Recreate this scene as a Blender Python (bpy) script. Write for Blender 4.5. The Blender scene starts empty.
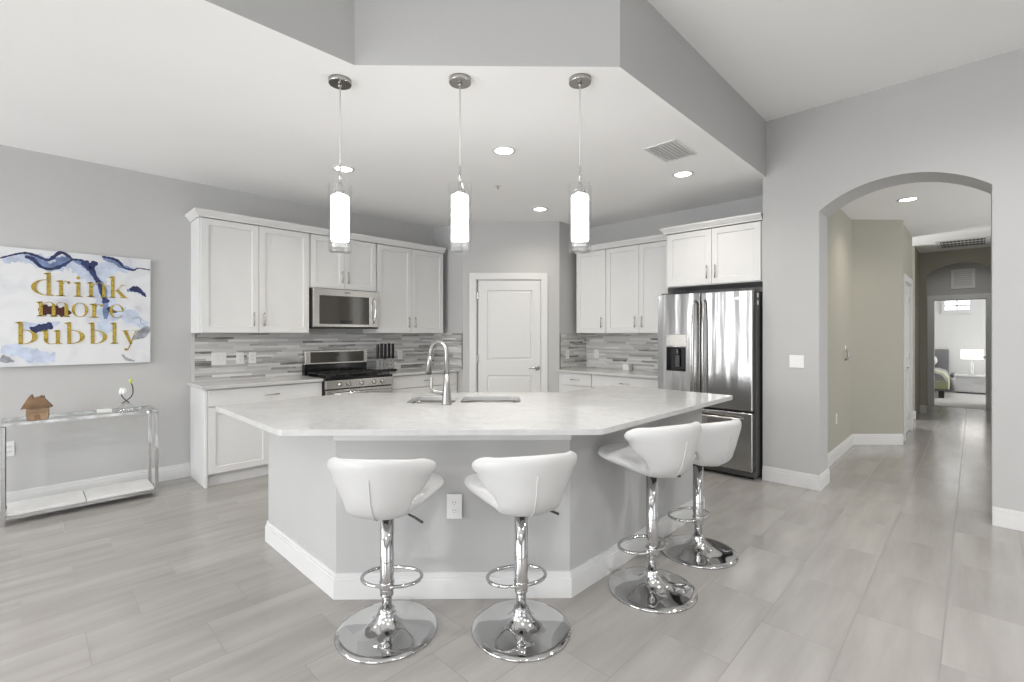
import bpy, bmesh, math, random
from mathutils import Vector, Matrix
random.seed(7)
SC = bpy.context.scene
COL = SC.collection

# ------------------------------------------------------------------ camera
H = 1.37
cam_data = bpy.data.cameras.new('camera')
cam = bpy.data.objects.new('camera', cam_data)
COL.objects.link(cam)
cam.location = (0, 0, H)
cam.rotation_euler = (math.pi/2, 0, math.radians(44.25))
cam_data.sensor_width = 36.0
cam_data.lens = 475/1024*36
cam_data.shift_y = -7/1024
cam_data.clip_start = 0.02
SC.camera = cam

# ------------------------------------------------------------------ world, daylight, exposure
world = bpy.data.worlds.new('world'); SC.world = world
world.use_nodes = True
bg = world.node_tree.nodes['Background']
bg.inputs['Color'].default_value = (0.93, 0.97, 1.0, 1)
bg.inputs['Strength'].default_value = 1.6
SC.view_settings.view_transform = 'Standard'
SC.view_settings.look = 'None'
SC.view_settings.gamma = 1
SC.view_settings.use_curve_mapping = False
SC.view_settings.exposure = 0.45

def area(name, loc, rot, sx, sy, power, col=(1, 1, 1), shape='RECTANGLE'):
    l = bpy.data.lights.new(name, 'AREA'); l.shape = shape
    l.size = sx
    if shape in ('RECTANGLE', 'ELLIPSE'): l.size_y = sy
    l.energy = power; l.color = col
    o = bpy.data.objects.new(name, l); COL.objects.link(o)
    o.location = loc; o.rotation_euler = rot
    return o
def spot(name, loc, power, col, angle=150, blend=1.0, radius=0.06):
    l = bpy.data.lights.new(name, 'SPOT'); l.energy = power; l.color = col
    l.spot_size = math.radians(angle); l.spot_blend = blend; l.shadow_soft_size = radius
    o = bpy.data.objects.new(name, l); COL.objects.link(o); o.location = loc
    return o
R90 = math.pi/2
DAY = (0.985, 0.99, 1.0)
# daylight entering by the living-room glass doors (rear wall, right wall)
area('daylight_rear', (-3.3, -5.24, 1.40), (R90, 0, 0), 3.5, 2.6, 300, DAY)
area('daylight_rear', (1.5, -5.24, 1.40), (R90, 0, 0), 3.5, 2.6, 100, DAY)
# fill spots without fixtures, added under the unseen ceiling to brighten floor and ceiling
for lx, ly, lz in ((-4.2, -3.2, 2.80), (-4.2, -0.6, 2.80), (-3.1, -1.9, 2.80), (-0.9, -2.2, 3.33), (1.6, -2.2, 3.33), (0.2, 0.6, 3.33), (2.4, 1.2, 3.33), (0.2, 3.4, 3.33), (2.4, 3.6, 3.33)):
    spot('fill_spot', (lx, ly, lz), 27 if lx < -2.5 else 105, (1.0, 0.992, 0.975), 165, 1.0, 0.12)
area('bedroom_side_fill', (2.9, 14.2, 1.6), (R90, 0, R90), 2.2, 1.8, 60, DAY)  # fill lamp added inside the bedroom, by a wall without a window
area('foyer_fill', (2.55, 7.2, 1.45), (R90, 0, R90), 2.6, 2.3, 42, DAY)  # added fill for the hall walls and ceiling; no opening behind it
area('passage_fill', (-2.25, 9.52, 1.4), (R90, 0, -R90), 0.8, 2.0, 30, DAY)  # area lamp added in the side passage to brighten the far hall
spot('niche_fill', (-0.13, 11.45, 2.76), 12, (1.0, 0.98, 0.95), 165, 1.0, 0.1)  # spot without a fixture, added to lift the vestibule and door trim

# ------------------------------------------------------------------ materials
MAT = {}
def new_mat(name):
    m = bpy.data.materials.new(name); m.use_nodes = True
    return m, m.node_tree.nodes, m.node_tree.links, m.node_tree.nodes['Principled BSDF']
def sock(b, **k):
    for n, v in k.items(): b.inputs[n.replace('_', ' ')].default_value = v
def mat(name, col, rough=0.5, metal=0.0, var=0.03, scale=6.0, bump=0.0, bscale=80, spec=0.5):
    m, N, L, b = new_mat(name)
    sock(b, Roughness=rough, Metallic=metal)
    b.inputs['Specular IOR Level'].default_value = spec
    tc = N.new('ShaderNodeTexCoord')
    nz = N.new('ShaderNodeTexNoise'); nz.inputs['Scale'].default_value = scale; nz.inputs['Detail'].default_value = 3
    L.new(tc.outputs['Object'], nz.inputs['Vector'])
    rp = N.new('ShaderNodeValToRGB')
    rp.color_ramp.elements[0].position = 0.3; rp.color_ramp.elements[1].position = 0.7
    rp.color_ramp.elements[0].color = tuple(max(0, c*(1-var)) for c in col)+(1,)
    rp.color_ramp.elements[1].color = tuple(min(1, c*(1+var)) for c in col)+(1,)
    L.new(nz.outputs['Fac'], rp.inputs['Fac']); L.new(rp.outputs['Color'], b.inputs['Base Color'])
    if bump:
        n2 = N.new('ShaderNodeTexNoise'); n2.inputs['Scale'].default_value = bscale; n2.inputs['Detail'].default_value = 2
        L.new(tc.outputs['Object'], n2.inputs['Vector'])
        bp = N.new('ShaderNodeBump'); bp.inputs['Strength'].default_value = bump; bp.inputs['Distance'].default_value = 0.002
        L.new(n2.outputs['Fac'], bp.inputs['Height']); L.new(bp.outputs['Normal'], b.inputs['Normal'])
    MAT[name] = m
    return m
mat('wall_paint', (0.505, 0.504, 0.502), 0.75, var=0.012, scale=1.2, bump=0.12, bscale=140, spec=0.25)
mat('hall_paint_warmlit', (0.41, 0.397, 0.345), 0.75, var=0.012, scale=1.2, bump=0.12, bscale=140, spec=0.25)  # warm tint of the hall light is put into this paint's colour
mat('ceiling_paint', (0.91, 0.91, 0.908), 0.85, var=0.01, scale=1.0, bump=0.15, bscale=110, spec=0.2)
mat('trim_white', (0.70, 0.70, 0.698), 0.38, var=0.008)
mat('cabinet_white', (0.70, 0.70, 0.698), 0.38, var=0.008)
mat('island_paint', (0.48, 0.48, 0.479), 0.6, var=0.01)
mat('plastic_white', (0.76, 0.76, 0.755), 0.35, var=0.005)
mat('slot_dark', (0.03, 0.03, 0.03), 0.6)
mat('black_gloss', (0.008, 0.008, 0.009), 0.12)
mat('black_matte', (0.015, 0.015, 0.015), 0.5)
mat('iron', (0.02, 0.02, 0.02), 0.55)
mat('fridge_side', (0.085, 0.085, 0.085), 0.5)
mat('chrome', (0.62, 0.62, 0.62), 0.04, 1.0, var=0.005)
mat('nickel', (0.50, 0.49, 0.47), 0.25, 1.0, var=0.01)
mat('steel_blade', (0.6, 0.6, 0.6), 0.2, 1.0)
mat('brushed', (0.36, 0.355, 0.345), 0.32, 1.0, var=0.01)
mat('dark_metal', (0.10, 0.10, 0.10), 0.3, 1.0)
mat('leather_white', (0.60, 0.60, 0.598), 0.42, var=0.012, scale=9, bump=0.10, bscale=220)
mat('seam_gray', (0.62, 0.62, 0.61), 0.5)
mat('wood_toy', (0.20, 0.115, 0.06), 0.55, var=0.35, scale=14)
mat('wood_toy_pale', (0.30, 0.20, 0.12), 0.6, var=0.25, scale=14)
mat('marble_white', (0.70, 0.70, 0.695), 0.25, var=0.05, scale=5)
mat('stem_dark', (0.03, 0.035, 0.03), 0.4)
mat('petal', (0.85, 0.86, 0.86), 0.5)
mat('bud_green', (0.50, 0.60, 0.12), 0.5, var=0.2)
mat('gold', (0.42, 0.30, 0.045), 0.42, 0.35, var=0.55, scale=120)
mat('ink_navy', (0.018, 0.028, 0.10), 0.6, var=0.5, scale=18)
mat('ink_blue', (0.16, 0.22, 0.38), 0.6, var=0.35, scale=14)
mat('ink_pale', (0.50, 0.56, 0.68), 0.6, var=0.2, scale=14)
mat('ink_gray', (0.26, 0.27, 0.30), 0.6, var=0.5, scale=18)
mat('ink_maroon', (0.055, 0.010, 0.008), 0.6, var=0.4, scale=18)
mat('headboard_gray', (0.20, 0.20, 0.205), 0.9, bump=0.2, bscale=200)
mat('linen_gray', (0.34, 0.33, 0.32), 0.9)
mat('throw_green', (0.40, 0.41, 0.26), 0.9)
mat('linen_white', (0.72, 0.72, 0.71), 0.9)
mat('carpet', (0.52, 0.51, 0.49), 0.95, bump=0.5, bscale=300, spec=0.1)
mat('bed_frame', (0.16, 0.145, 0.13), 0.8)
mat('bedroom_paint', (0.68, 0.68, 0.67), 0.8, var=0.01)
mat('vent_gray', (0.55, 0.55, 0.55), 0.5)
mat('leaf', (0.22, 0.25, 0.22), 0.6, var=0.3)

def emis(name, col, strength, base=(0.9, 0.9, 0.9)):
    m, N, L, b = new_mat(name)
    sock(b, Roughness=0.4, Base_Color=base+(1,), Emission_Strength=strength, Emission_Color=col+(1,))
    MAT[name] = m
emis('lamp_glow', (1.0, 0.985, 0.96), 13.0)
emis('can_glow', (1.0, 0.97, 0.92), 6.0)
emis('shade_glow', (1.0, 0.96, 0.90), 1.6)
emis('sky_pane', (0.95, 0.98, 1.0), 1.3)
emis('display', (0.7, 0.85, 1.0), 0.5, (0.02, 0.02, 0.02))

def thin_glass(name, tint=(0.97, 0.98, 0.98), ior=1.45, base=0.0):
    m = bpy.data.materials.new(name); m.use_nodes = True
    N, L = m.node_tree.nodes, m.node_tree.links
    N.clear()
    out = N.new('ShaderNodeOutputMaterial'); mix = N.new('ShaderNodeMixShader')
    tr = N.new('ShaderNodeBsdfTransparent'); tr.inputs['Color'].default_value = tint+(1,)
    gl = N.new('ShaderNodeBsdfGlossy'); gl.inputs['Roughness'].default_value = 0.03
    fr = N.new('ShaderNodeLayerWeight'); fr.inputs['Blend'].default_value = 0.5
    pw = N.new('ShaderNodeMath'); pw.operation = 'POWER'; pw.inputs[1].default_value = 4.0
    ad = N.new('ShaderNodeMath'); ad.operation = 'MULTIPLY_ADD'; ad.inputs[1].default_value = 0.65; ad.inputs[2].default_value = 0.035+base
    L.new(fr.outputs['Facing'], pw.inputs[0]); L.new(pw.outputs[0], ad.inputs[0]); L.new(ad.outputs[0], mix.inputs['Fac'])
    L.new(tr.outputs[0], mix.inputs[1]); L.new(gl.outputs[0], mix.inputs[2])
    L.new(mix.outputs[0], out.inputs['Surface'])
    MAT[name] = m
thin_glass('clear_glass', (0.99, 0.99, 0.99), base=-0.01)
thin_glass('table_glass', (0.95, 0.97, 0.965))
thin_glass('thick_glass', (0.96, 0.965, 0.965), 1.5, 0.10)

def steel_mat(name, col, rough, strength, sx, sz, metal=1.0):
    m, N, L, b = new_mat(name)
    sock(b, Roughness=rough, Metallic=metal, Base_Color=col+(1,))
    tc = N.new('ShaderNodeTexCoord'); mp = N.new('ShaderNodeMapping')
    mp.inputs['Scale'].default_value = (sx, sx, sz)
    nz = N.new('ShaderNodeTexNoise'); nz.inputs['Scale'].default_value = 1; nz.inputs['Detail'].default_value = 1.5
    bp = N.new('ShaderNodeBump'); bp.inputs['Strength'].default_value = strength; bp.inputs['Distance'].default_value = 0.02
    L.new(tc.outputs['Object'], mp.inputs['Vector']); L.new(mp.outputs[0], nz.inputs['Vector'])
    L.new(nz.outputs['Fac'], bp.inputs['Height']); L.new(bp.outputs['Normal'], b.inputs['Normal'])
    MAT[name] = m
steel_mat('stainless', (0.43, 0.43, 0.428), 0.19, 0.8, 8, 0.8)
steel_mat('stainless_plain', (0.60, 0.585, 0.55), 0.24, 0.05, 6, 6)
steel_mat('sink_steel', (0.22, 0.22, 0.215), 0.3, 0.05, 6, 6)
steel_mat('oven_glass', (0.055, 0.05, 0.042), 0.08, 0.0, 1, 1, 0.0)

def tile_mat():
    m, N, L, b = new_mat('floor_tile')
    tc = N.new('ShaderNodeTexCoord'); mp = N.new('ShaderNodeMapping')
    # rows run along world Y: texture x = world y, texture y = world x
    mp.inputs['Rotation'].default_value = (0, 0, 0)
    sx = N.new('ShaderNodeSeparateXYZ'); L.new(tc.outputs['Object'], sx.inputs[0])
    nx = N.new('ShaderNodeMath'); nx.operation = 'MULTIPLY_ADD'; nx.inputs[1].default_value = -1.0; nx.inputs[2].default_value = -2.61+0.3135*40
    L.new(sx.outputs['X'], nx.inputs[0])
    ny = N.new('ShaderNodeMath'); ny.operation = 'ADD'; ny.inputs[1].default_value = -0.195+0.6145*30
    L.new(sx.outputs['Y'], ny.inputs[0])
    # per-row shift of a third of a tile
    rw = N.new('ShaderNodeMath'); rw.operation = 'DIVIDE'; rw.inputs[1].default_value = 0.3135; L.new(nx.outputs[0], rw.inputs[0])
    fl = N.new('ShaderNodeMath'); fl.operation = 'FLOOR'; L.new(rw.outputs[0], fl.inputs[0])
    fl2 = N.new('ShaderNodeMath'); fl2.operation = 'SUBTRACT'; fl2.inputs[1].default_value = 40.0; L.new(fl.outputs[0], fl2.inputs[0])
    sh = N.new('ShaderNodeMath'); sh.operation = 'MULTIPLY_ADD'; sh.inputs[1].default_value = -0.2045
    L.new(fl2.outputs[0], sh.inputs[0]); L.new(ny.outputs[0], sh.inputs[2])
    cl = N.new('ShaderNodeMath'); cl.operation = 'DIVIDE'; cl.inputs[1].default_value = 0.6145; L.new(sh.outputs[0], cl.inputs[0])
    flc = N.new('ShaderNodeMath'); flc.operation = 'FLOOR'; L.new(cl.outputs[0], flc.inputs[0])
    def edge(v, size, g):
        f = N.new('ShaderNodeMath'); f.operation = 'FRACT'; L.new(v.outputs[0], f.inputs[0])
        s = N.new('ShaderNodeMath'); s.operation = 'SUBTRACT'; s.inputs[1].default_value = 0.5; L.new(f.outputs[0], s.inputs[0])
        a = N.new('ShaderNodeMath'); a.operation = 'ABSOLUTE'; L.new(s.outputs[0], a.inputs[0])
        c = N.new('ShaderNodeMath'); c.operation = 'GREATER_THAN'; c.inputs[1].default_value = 0.5-g/size/2; L.new(a.outputs[0], c.inputs[0])
        return c
    e1 = edge(rw, 0.3135, 0.0042); e2 = edge(cl, 0.6145, 0.0042)
    mx = N.new('ShaderNodeMath'); mx.operation = 'MAXIMUM'; L.new(e1.outputs[0], mx.inputs[0]); L.new(e2.outputs[0], mx.inputs[1])
    cb = N.new('ShaderNodeCombineXYZ'); L.new(fl.outputs[0], cb.inputs[0]); L.new(flc.outputs[0], cb.inputs[1])
    wn = N.new('ShaderNodeTexWhiteNoise'); wn.noise_dimensions = '3D'; L.new(cb.outputs[0], wn.inputs['Vector'])
    # veins stretched along the tile
    mp.inputs['Scale'].default_value = (9.0, 1.1, 1.0); L.new(tc.outputs['Object'], mp.inputs['Vector'])
    ofs = N.new('ShaderNodeVectorMath'); ofs.operation = 'MULTIPLY_ADD'
    ofs.inputs[1].default_value = (13, 17, 11); L.new(wn.outputs['Color'], ofs.inputs[0]); L.new(mp.outputs[0], ofs.inputs[2])
    nz = N.new('ShaderNodeTexNoise'); nz.inputs['Scale'].default_value = 1.0; nz.inputs['Detail'].default_value = 4; nz.inputs['Roughness'].default_value = 0.55
    L.new(ofs.outputs[0], nz.inputs['Vector'])
    rp = N.new('ShaderNodeValToRGB')
    rp.color_ramp.elements[0].position = 0.28; rp.color_ramp.elements[0].color = (0.315, 0.300, 0.285, 1)
    rp.color_ramp.elements[1].position = 0.72; rp.color_ramp.elements[1].color = (0.41, 0.393, 0.375, 1)
    L.new(nz.outputs['Fac'], rp.inputs['Fac'])
    hs = N.new('ShaderNodeHueSaturation')
    vv = N.new('ShaderNodeMapRange'); vv.inputs['To Min'].default_value = 0.965; vv.inputs['To Max'].default_value = 1.03
    L.new(wn.outputs['Value'], vv.inputs['Value']); L.new(vv.outputs[0], hs.inputs['Value']); L.new(rp.outputs['Color'], hs.inputs['Color'])
    gr = N.new('ShaderNodeMix'); gr.data_type = 'RGBA'
    gr.inputs['B'].default_value = (0.24, 0.23, 0.22, 1)
    L.new(mx.outputs[0], gr.inputs['Factor']); L.new(hs.outputs['Color'], gr.inputs['A'])
    L.new(gr.outputs['Result'], b.inputs['Base Color'])
    rr = N.new('ShaderNodeMapRange'); rr.inputs['To Min'].default_value = 0.16; rr.inputs['To Max'].default_value = 0.6
    L.new(mx.outputs[0], rr.inputs['Value']); L.new(rr.outputs[0], b.inputs['Roughness'])
    MAT['floor_tile'] = m
tile_mat()

def mosaic_mat():
    m, N, L, b = new_mat('mosaic')
    tc = N.new('ShaderNodeTexCoord'); sx = N.new('ShaderNodeSeparateXYZ'); L.new(tc.outputs['Object'], sx.inputs[0])
    row = N.new('ShaderNodeMath'); row.operation = 'DIVIDE'; row.inputs[1].default_value = 0.0235; L.new(sx.outputs['Z'], row.inputs[0])
    fr = N.new('ShaderNodeMath'); fr.operation = 'FLOOR'; L.new(row.outputs[0], fr.inputs[0])
    w1 = N.new('ShaderNodeTexWhiteNoise'); w1.noise_dimensions = '1D'; L.new(fr.outputs[0], w1.inputs['W'])
    ln = N.new('ShaderNodeMapRange'); ln.inputs['To Min'].default_value = 2.4; ln.inputs['To Max'].default_value = 5.0; L.new(w1.outputs['Value'], ln.inputs['Value'])
    cx = N.new('ShaderNodeMath'); cx.operation = 'MULTIPLY_ADD'; L.new(sx.outputs['X'], cx.inputs[0]); L.new(ln.outputs[0], cx.inputs[1])
    o7 = N.new('ShaderNodeMath'); o7.operation = 'MULTIPLY'; o7.inputs[1].default_value = 37.0; L.new(w1.outputs['Value'], o7.inputs[0]); L.new(o7.outputs[0], cx.inputs[2])
    fc = N.new('ShaderNodeMath'); fc.operation = 'FLOOR'; L.new(cx.outputs[0], fc.inputs[0])
    cb = N.new('ShaderNodeCombineXYZ'); L.new(fr.outputs[0], cb.inputs[0]); L.new(fc.outputs[0], cb.inputs[1])
    wn = N.new('ShaderNodeTexWhiteNoise'); wn.noise_dimensions = '3D'; L.new(cb.outputs[0], wn.inputs['Vector'])
    mp = N.new('ShaderNodeMapping'); mp.inputs['Scale'].default_value = (6, 6, 60); L.new(tc.outputs['Object'], mp.inputs['Vector'])
    nz = N.new('ShaderNodeTexNoise'); nz.inputs['Scale'].default_value = 1; nz.inputs['Detail'].default_value = 3; L.new(mp.outputs[0], nz.inputs['Vector'])
    ad = N.new('ShaderNodeMath'); ad.operation = 'MULTIPLY_ADD'; ad.inputs[1].default_value = 0.55
    sb = N.new('ShaderNodeMath'); sb.operation = 'SUBTRACT'; sb.inputs[1].default_value = 0.5; L.new(nz.outputs['Fac'], sb.inputs[0])
    L.new(sb.outputs[0], ad.inputs[0]); L.new(wn.outputs['Value'], ad.inputs[2])
    rp = N.new('ShaderNodeValToRGB'); cr = rp.color_ramp; cr.interpolation = 'LINEAR'
    cr.elements[0].position = 0.0; cr.elements[0].color = (0.16, 0.155, 0.15, 1)
    cr.elements[1].position = 1.0; cr.elements[1].color = (0.70, 0.70, 0.69, 1)
    for p, c in ((0.06, (0.302, 0.297, 0.291)), (0.25, (0.437, 0.431, 0.426)), (0.55, (0.526, 0.521, 0.510)), (0.85, (0.627, 0.627, 0.622))):
        e = cr.elements.new(p); e.color = c+(1,)
    L.new(ad.outputs[0], rp.inputs['Fac']); L.new(rp.outputs['Color'], b.inputs['Base Color'])
    sock(b, Roughness=0.22)
    MAT['mosaic'] = m
mosaic_mat()

def quartz_mat():
    m, N, L, b = new_mat('quartz')
    tc = N.new('ShaderNodeTexCoord')
    n1 = N.new('ShaderNodeTexNoise'); n1.inputs['Scale'].default_value = 2.2; n1.inputs['Detail'].default_value = 6; n1.inputs['Distortion'].default_value = 1.6
    n2 = N.new('ShaderNodeTexNoise'); n2.inputs['Scale'].default_value = 26; n2.inputs['Detail'].default_value = 4
    L.new(tc.outputs['Object'], n1.inputs['Vector']); L.new(tc.outputs['Object'], n2.inputs['Vector'])
    rp = N.new('ShaderNodeValToRGB'); cr = rp.color_ramp
    cr.elements[0].position = 0.40; cr.elements[0].color = (0.565, 0.565, 0.565, 1)
    cr.elements[1].position = 0.62; cr.elements[1].color = (0.585, 0.585, 0.585, 1)
    e = cr.elements.new(0.5); e.color = (0.54, 0.54, 0.538, 1)
    L.new(n1.outputs['Fac'], rp.inputs['Fac'])
    r2 = N.new('ShaderNodeValToRGB'); r2.color_ramp.elements[0].position = 0.55; r2.color_ramp.elements[1].position = 0.70
    r2.color_ramp.elements[0].color = (1, 1, 1, 1); r2.color_ramp.elements[1].color = (0.93, 0.93, 0.925, 1)
    L.new(n2.outputs['Fac'], r2.inputs['Fac'])
    mx = N.new('ShaderNodeMix'); mx.data_type = 'RGBA'; mx.blend_type = 'MULTIPLY'; mx.inputs['Factor'].default_value = 1
    L.new(rp.outputs['Color'], mx.inputs['A']); L.new(r2.outputs['Color'], mx.inputs['B'])
    L.new(mx.outputs['Result'], b.inputs['Base Color'])
    sock(b, Roughness=0.13)
    MAT['quartz'] = m
quartz_mat()

def canvas_mat():
    m, N, L, b = new_mat('watercolor_canvas')
    tc = N.new('ShaderNodeTexCoord')
    nz = N.new('ShaderNodeTexNoise'); nz.inputs['Scale'].default_value = 3.4; nz.inputs['Detail'].default_value = 5; nz.inputs['Distortion'].default_value = 1.2
    L.new(tc.outputs['Object'], nz.inputs['Vector'])
    rp = N.new('ShaderNodeValToRGB'); cr = rp.color_ramp
    cr.elements[0].position = 0.44; cr.elements[0].color = (0.70, 0.71, 0.72, 1)
    cr.elements[1].position = 0.74; cr.elements[1].color = (0.46, 0.48, 0.54, 1)
    e = cr.elements.new(0.60); e.color = (0.64, 0.65, 0.68, 1)
    L.new(nz.outputs['Fac'], rp.inputs['Fac']); L.new(rp.outputs['Color'], b.inputs['Base Color'])
    sock(b, Roughness=0.7)
    MAT['watercolor_canvas'] = m
canvas_mat()

# ------------------------------------------------------------------ mesh helpers
class MB:
    def __init__(s): s.bm = bmesh.new()
    def _face(s, vs, smooth=False):
        try:
            f = s.bm.faces.new(vs); f.smooth = smooth; return f
        except ValueError: return None
    def box(s, x0, y0, z0, x1, y1, z1, M=None):
        vs = [Vector((x, y, z)) for z in (z0, z1) for y in (y0, y1) for x in (x0, x1)]
        if M: vs = [M @ v for v in vs]
        v = [s.bm.verts.new(p) for p in vs]
        for q in ((0, 2, 3, 1), (4, 5, 7, 6), (0, 1, 5, 4), (2, 6, 7, 3), (0, 4, 6, 2), (1, 3, 7, 5)): s._face([v[i] for i in q])
        return s
    def prism(s, poly, z0, z1, M=None):
        """poly counter-clockwise in xy"""
        a = [Vector((x, y, z0)) for x, y in poly]; b = [Vector((x, y, z1)) for x, y in poly]
        if M: a = [M @ v for v in a]; b = [M @ v for v in b]
        a = [s.bm.verts.new(v) for v in a]; b = [s.bm.verts.new(v) for v in b]
        n = len(poly)
        s._face(list(reversed(a))); s._face(b)
        for i in range(n): s._face([a[i], a[(i+1) % n], b[(i+1) % n], b[i]])
        return s
    def lathe(s, prof, n=32, c=(0, 0, 0), smooth=True, capb=True, capt=True, M=None):
        rings = []
        for r, z in prof:
            ring = []
            for i in range(n):
                t = 2*math.pi*i/n
                p = Vector((c[0]+r*math.cos(t), c[1]+r*math.sin(t), c[2]+z))
                if M: p = M @ p
                ring.append(s.bm.verts.new(p))
            rings.append(ring)
        for a, b in zip(rings, rings[1:]):
            for i in range(n): s._face([a[i], a[(i+1) % n], b[(i+1) % n], b[i]], smooth)
        if capb: s._face(list(reversed(rings[0])))
        if capt: s._face(rings[-1])
        return s
    def tube(s, pts, r, n=10, closed=False, rads=None):
        pts = [Vector(p) for p in pts]; m = len(pts); rings = []; prev = None
        for i, p in enumerate(pts):
            if closed: d = (pts[(i+1) % m]-pts[i-1])
            else: d = pts[min(i+1, m-1)]-pts[max(i-1, 0)]
            d.normalize()
            if prev is None:
                u = d.orthogonal().normalized()
            else:
                u = (prev-d*prev.dot(d)).normalized()
            prev = u; w = d.cross(u)
            rr = rads[i] if rads else r
            rings.append([s.bm.verts.new(p+u*rr*math.cos(2*math.pi*k/n)+w*rr*math.sin(2*math.pi*k/n)) for k in range(n)])
        seq = list(zip(rings, rings[1:]))
        if closed: seq.append((rings[-1], rings[0]))
        for j, (a, b) in enumerate(seq):
            k0 = 0
            if closed and j == len(seq)-1:   # match the rotation of the closing ring
                k0 = min(range(n), key=lambda q: sum((a[i].co-b[(i+q) % n].co).length for i in range(n)))
            for i in range(n): s._face([a[i], a[(i+1) % n], b[(i+1+k0) % n], b[(i+k0) % n]], True)
        if not closed:
            s._face(list(reversed(rings[0]))); s._face(rings[-1])
        return s
    def grid(s, rows, smooth=True, closed=False):
        vv = [[s.bm.verts.new(Vector(p)) for p in r] for r in rows]
        for a, b in zip(vv, vv[1:]):
            for i in range(len(a)-1): s._face([a[i], a[i+1], b[i+1], b[i]], smooth)
        return s
    def sphere(s, c, rx, ry, rz, n=14, m=8):
        prof = []
        rings = []
        for j in range(1, m):
            t = math.pi*j/m
            rings.append([s.bm.verts.new((c[0]+rx*math.sin(t)*math.cos(2*math.pi*i/n), c[1]+ry*math.sin(t)*math.sin(2*math.pi*i/n), c[2]-rz*math.cos(t))) for i in range(n)])
        for a, b in zip(rings, rings[1:]):
            for i in range(n): s._face([a[i], a[(i+1) % n], b[(i+1) % n], b[i]], True)
        bot = s.bm.verts.new((c[0], c[1], c[2]-rz)); top = s.bm.verts.new((c[0], c[1], c[2]+rz))
        for i in range(n):
            s._face([bot, rings[0][(i+1) % n], rings[0][i]], True); s._face([top, rings[-1][i], rings[-1][(i+1) % n]], True)
        return s
    def panel(s, x0, x1, z0, z1, yf, t, panels, loops):
        """slab in xz, front at y=yf facing -y, thickness t, with recessed panels [(xa,xb,za,zb)] one above the other;
        loops [(inset, depth)] shape the recess"""
        xa, xb = panels[0][0], panels[0][1]
        zs = [z0]
        for p in panels: zs += [p[2], p[3]]
        zs.append(z1); xs = [x0, xa, xb, x1]
        g = [[s.bm.verts.new((x, yf, z)) for x in xs] for z in zs]
        for j in range(len(zs)-1):
            for i in range(3):
                if i == 1 and j % 2 == 1:
                    a = [g[j][1], g[j][2], g[j+1][2], g[j+1][1]]
                    X0, X1, Z0, Z1 = xa, xb, zs[j], zs[j+1]
                    for ins, dep in loops:
                        b = [s.bm.verts.new(q) for q in ((X0+ins, yf+dep, Z0+ins), (X1-ins, yf+dep, Z0+ins), (X1-ins, yf+dep, Z1-ins), (X0+ins, yf+dep, Z1-ins))]
                        for k in range(4): s._face([a[k], a[(k+1) % 4], b[(k+1) % 4], b[k]])
                        a = b
                    s._face(a)
                else: s._face([g[j][i], g[j][i+1], g[j+1][i+1], g[j+1][i]])
        bk = [[s.bm.verts.new((x, yf+t, z)) for x in (x0, x1)] for z in (z0, z1)]
        s._face([bk[0][1], bk[0][0], bk[1][0], bk[1][1]])
        s._face([g[0][0]]+[bk[0][0], bk[0][1]]+[g[0][3], g[0][2], g[0][1]])
        s._face(list(g[-1])+[bk[1][1], bk[1][0]])
        s._face([r[0] for r in reversed(g)]+[bk[0][0], bk[1][0]])
        s._face([r[3] for r in g]+[bk[1][1], bk[0][1]])
        return s

def obj(name, mb, m, parent=None, loc=(0, 0, 0), rotz=0, bevel=0, seg=2):
    me = bpy.data.meshes.new(name); bmesh.ops.recalc_face_normals(mb.bm, faces=mb.bm.faces[:]); mb.bm.to_mesh(me); mb.bm.free()
    for k in ([m] if isinstance(m, str) else m): me.materials.append(MAT[k])
    o = bpy.data.objects.new(name, me); COL.objects.link(o)
    o.location = loc; o.rotation_euler = (0, 0, rotz)
    if parent: o.parent = parent
    if bevel:
        b = o.modifiers.new('bevel', 'BEVEL'); b.width = bevel; b.segments = seg; b.limit_method = 'ANGLE'; b.angle_limit = math.radians(40)
    return o
def tag(o, label, cat, group=None):
    o['label'] = label; o['category'] = cat
    if group: o['group'] = group
    return o
def thing(name, label, cat, loc=(0, 0, 0), rotz=0, group=None):
    o = bpy.data.objects.new(name, None); COL.objects.link(o); o.empty_display_size = 0.1
    o.location = loc; o.rotation_euler = (0, 0, rotz)
    return tag(o, label, cat, group)
def struct(name, mb, m, loc=(0, 0, 0), rotz=0, bevel=0, parent=None):
    o = obj(name, mb, m, parent, loc, rotz, bevel)
    if not parent: o['kind'] = 'structure'
    return o
def copy_tree(o, parent=None):
    c = o.copy(); COL.objects.link(c)
    if parent: c.parent = parent
    for ch in list(o.children): copy_tree(ch, c)
    return c
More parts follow.
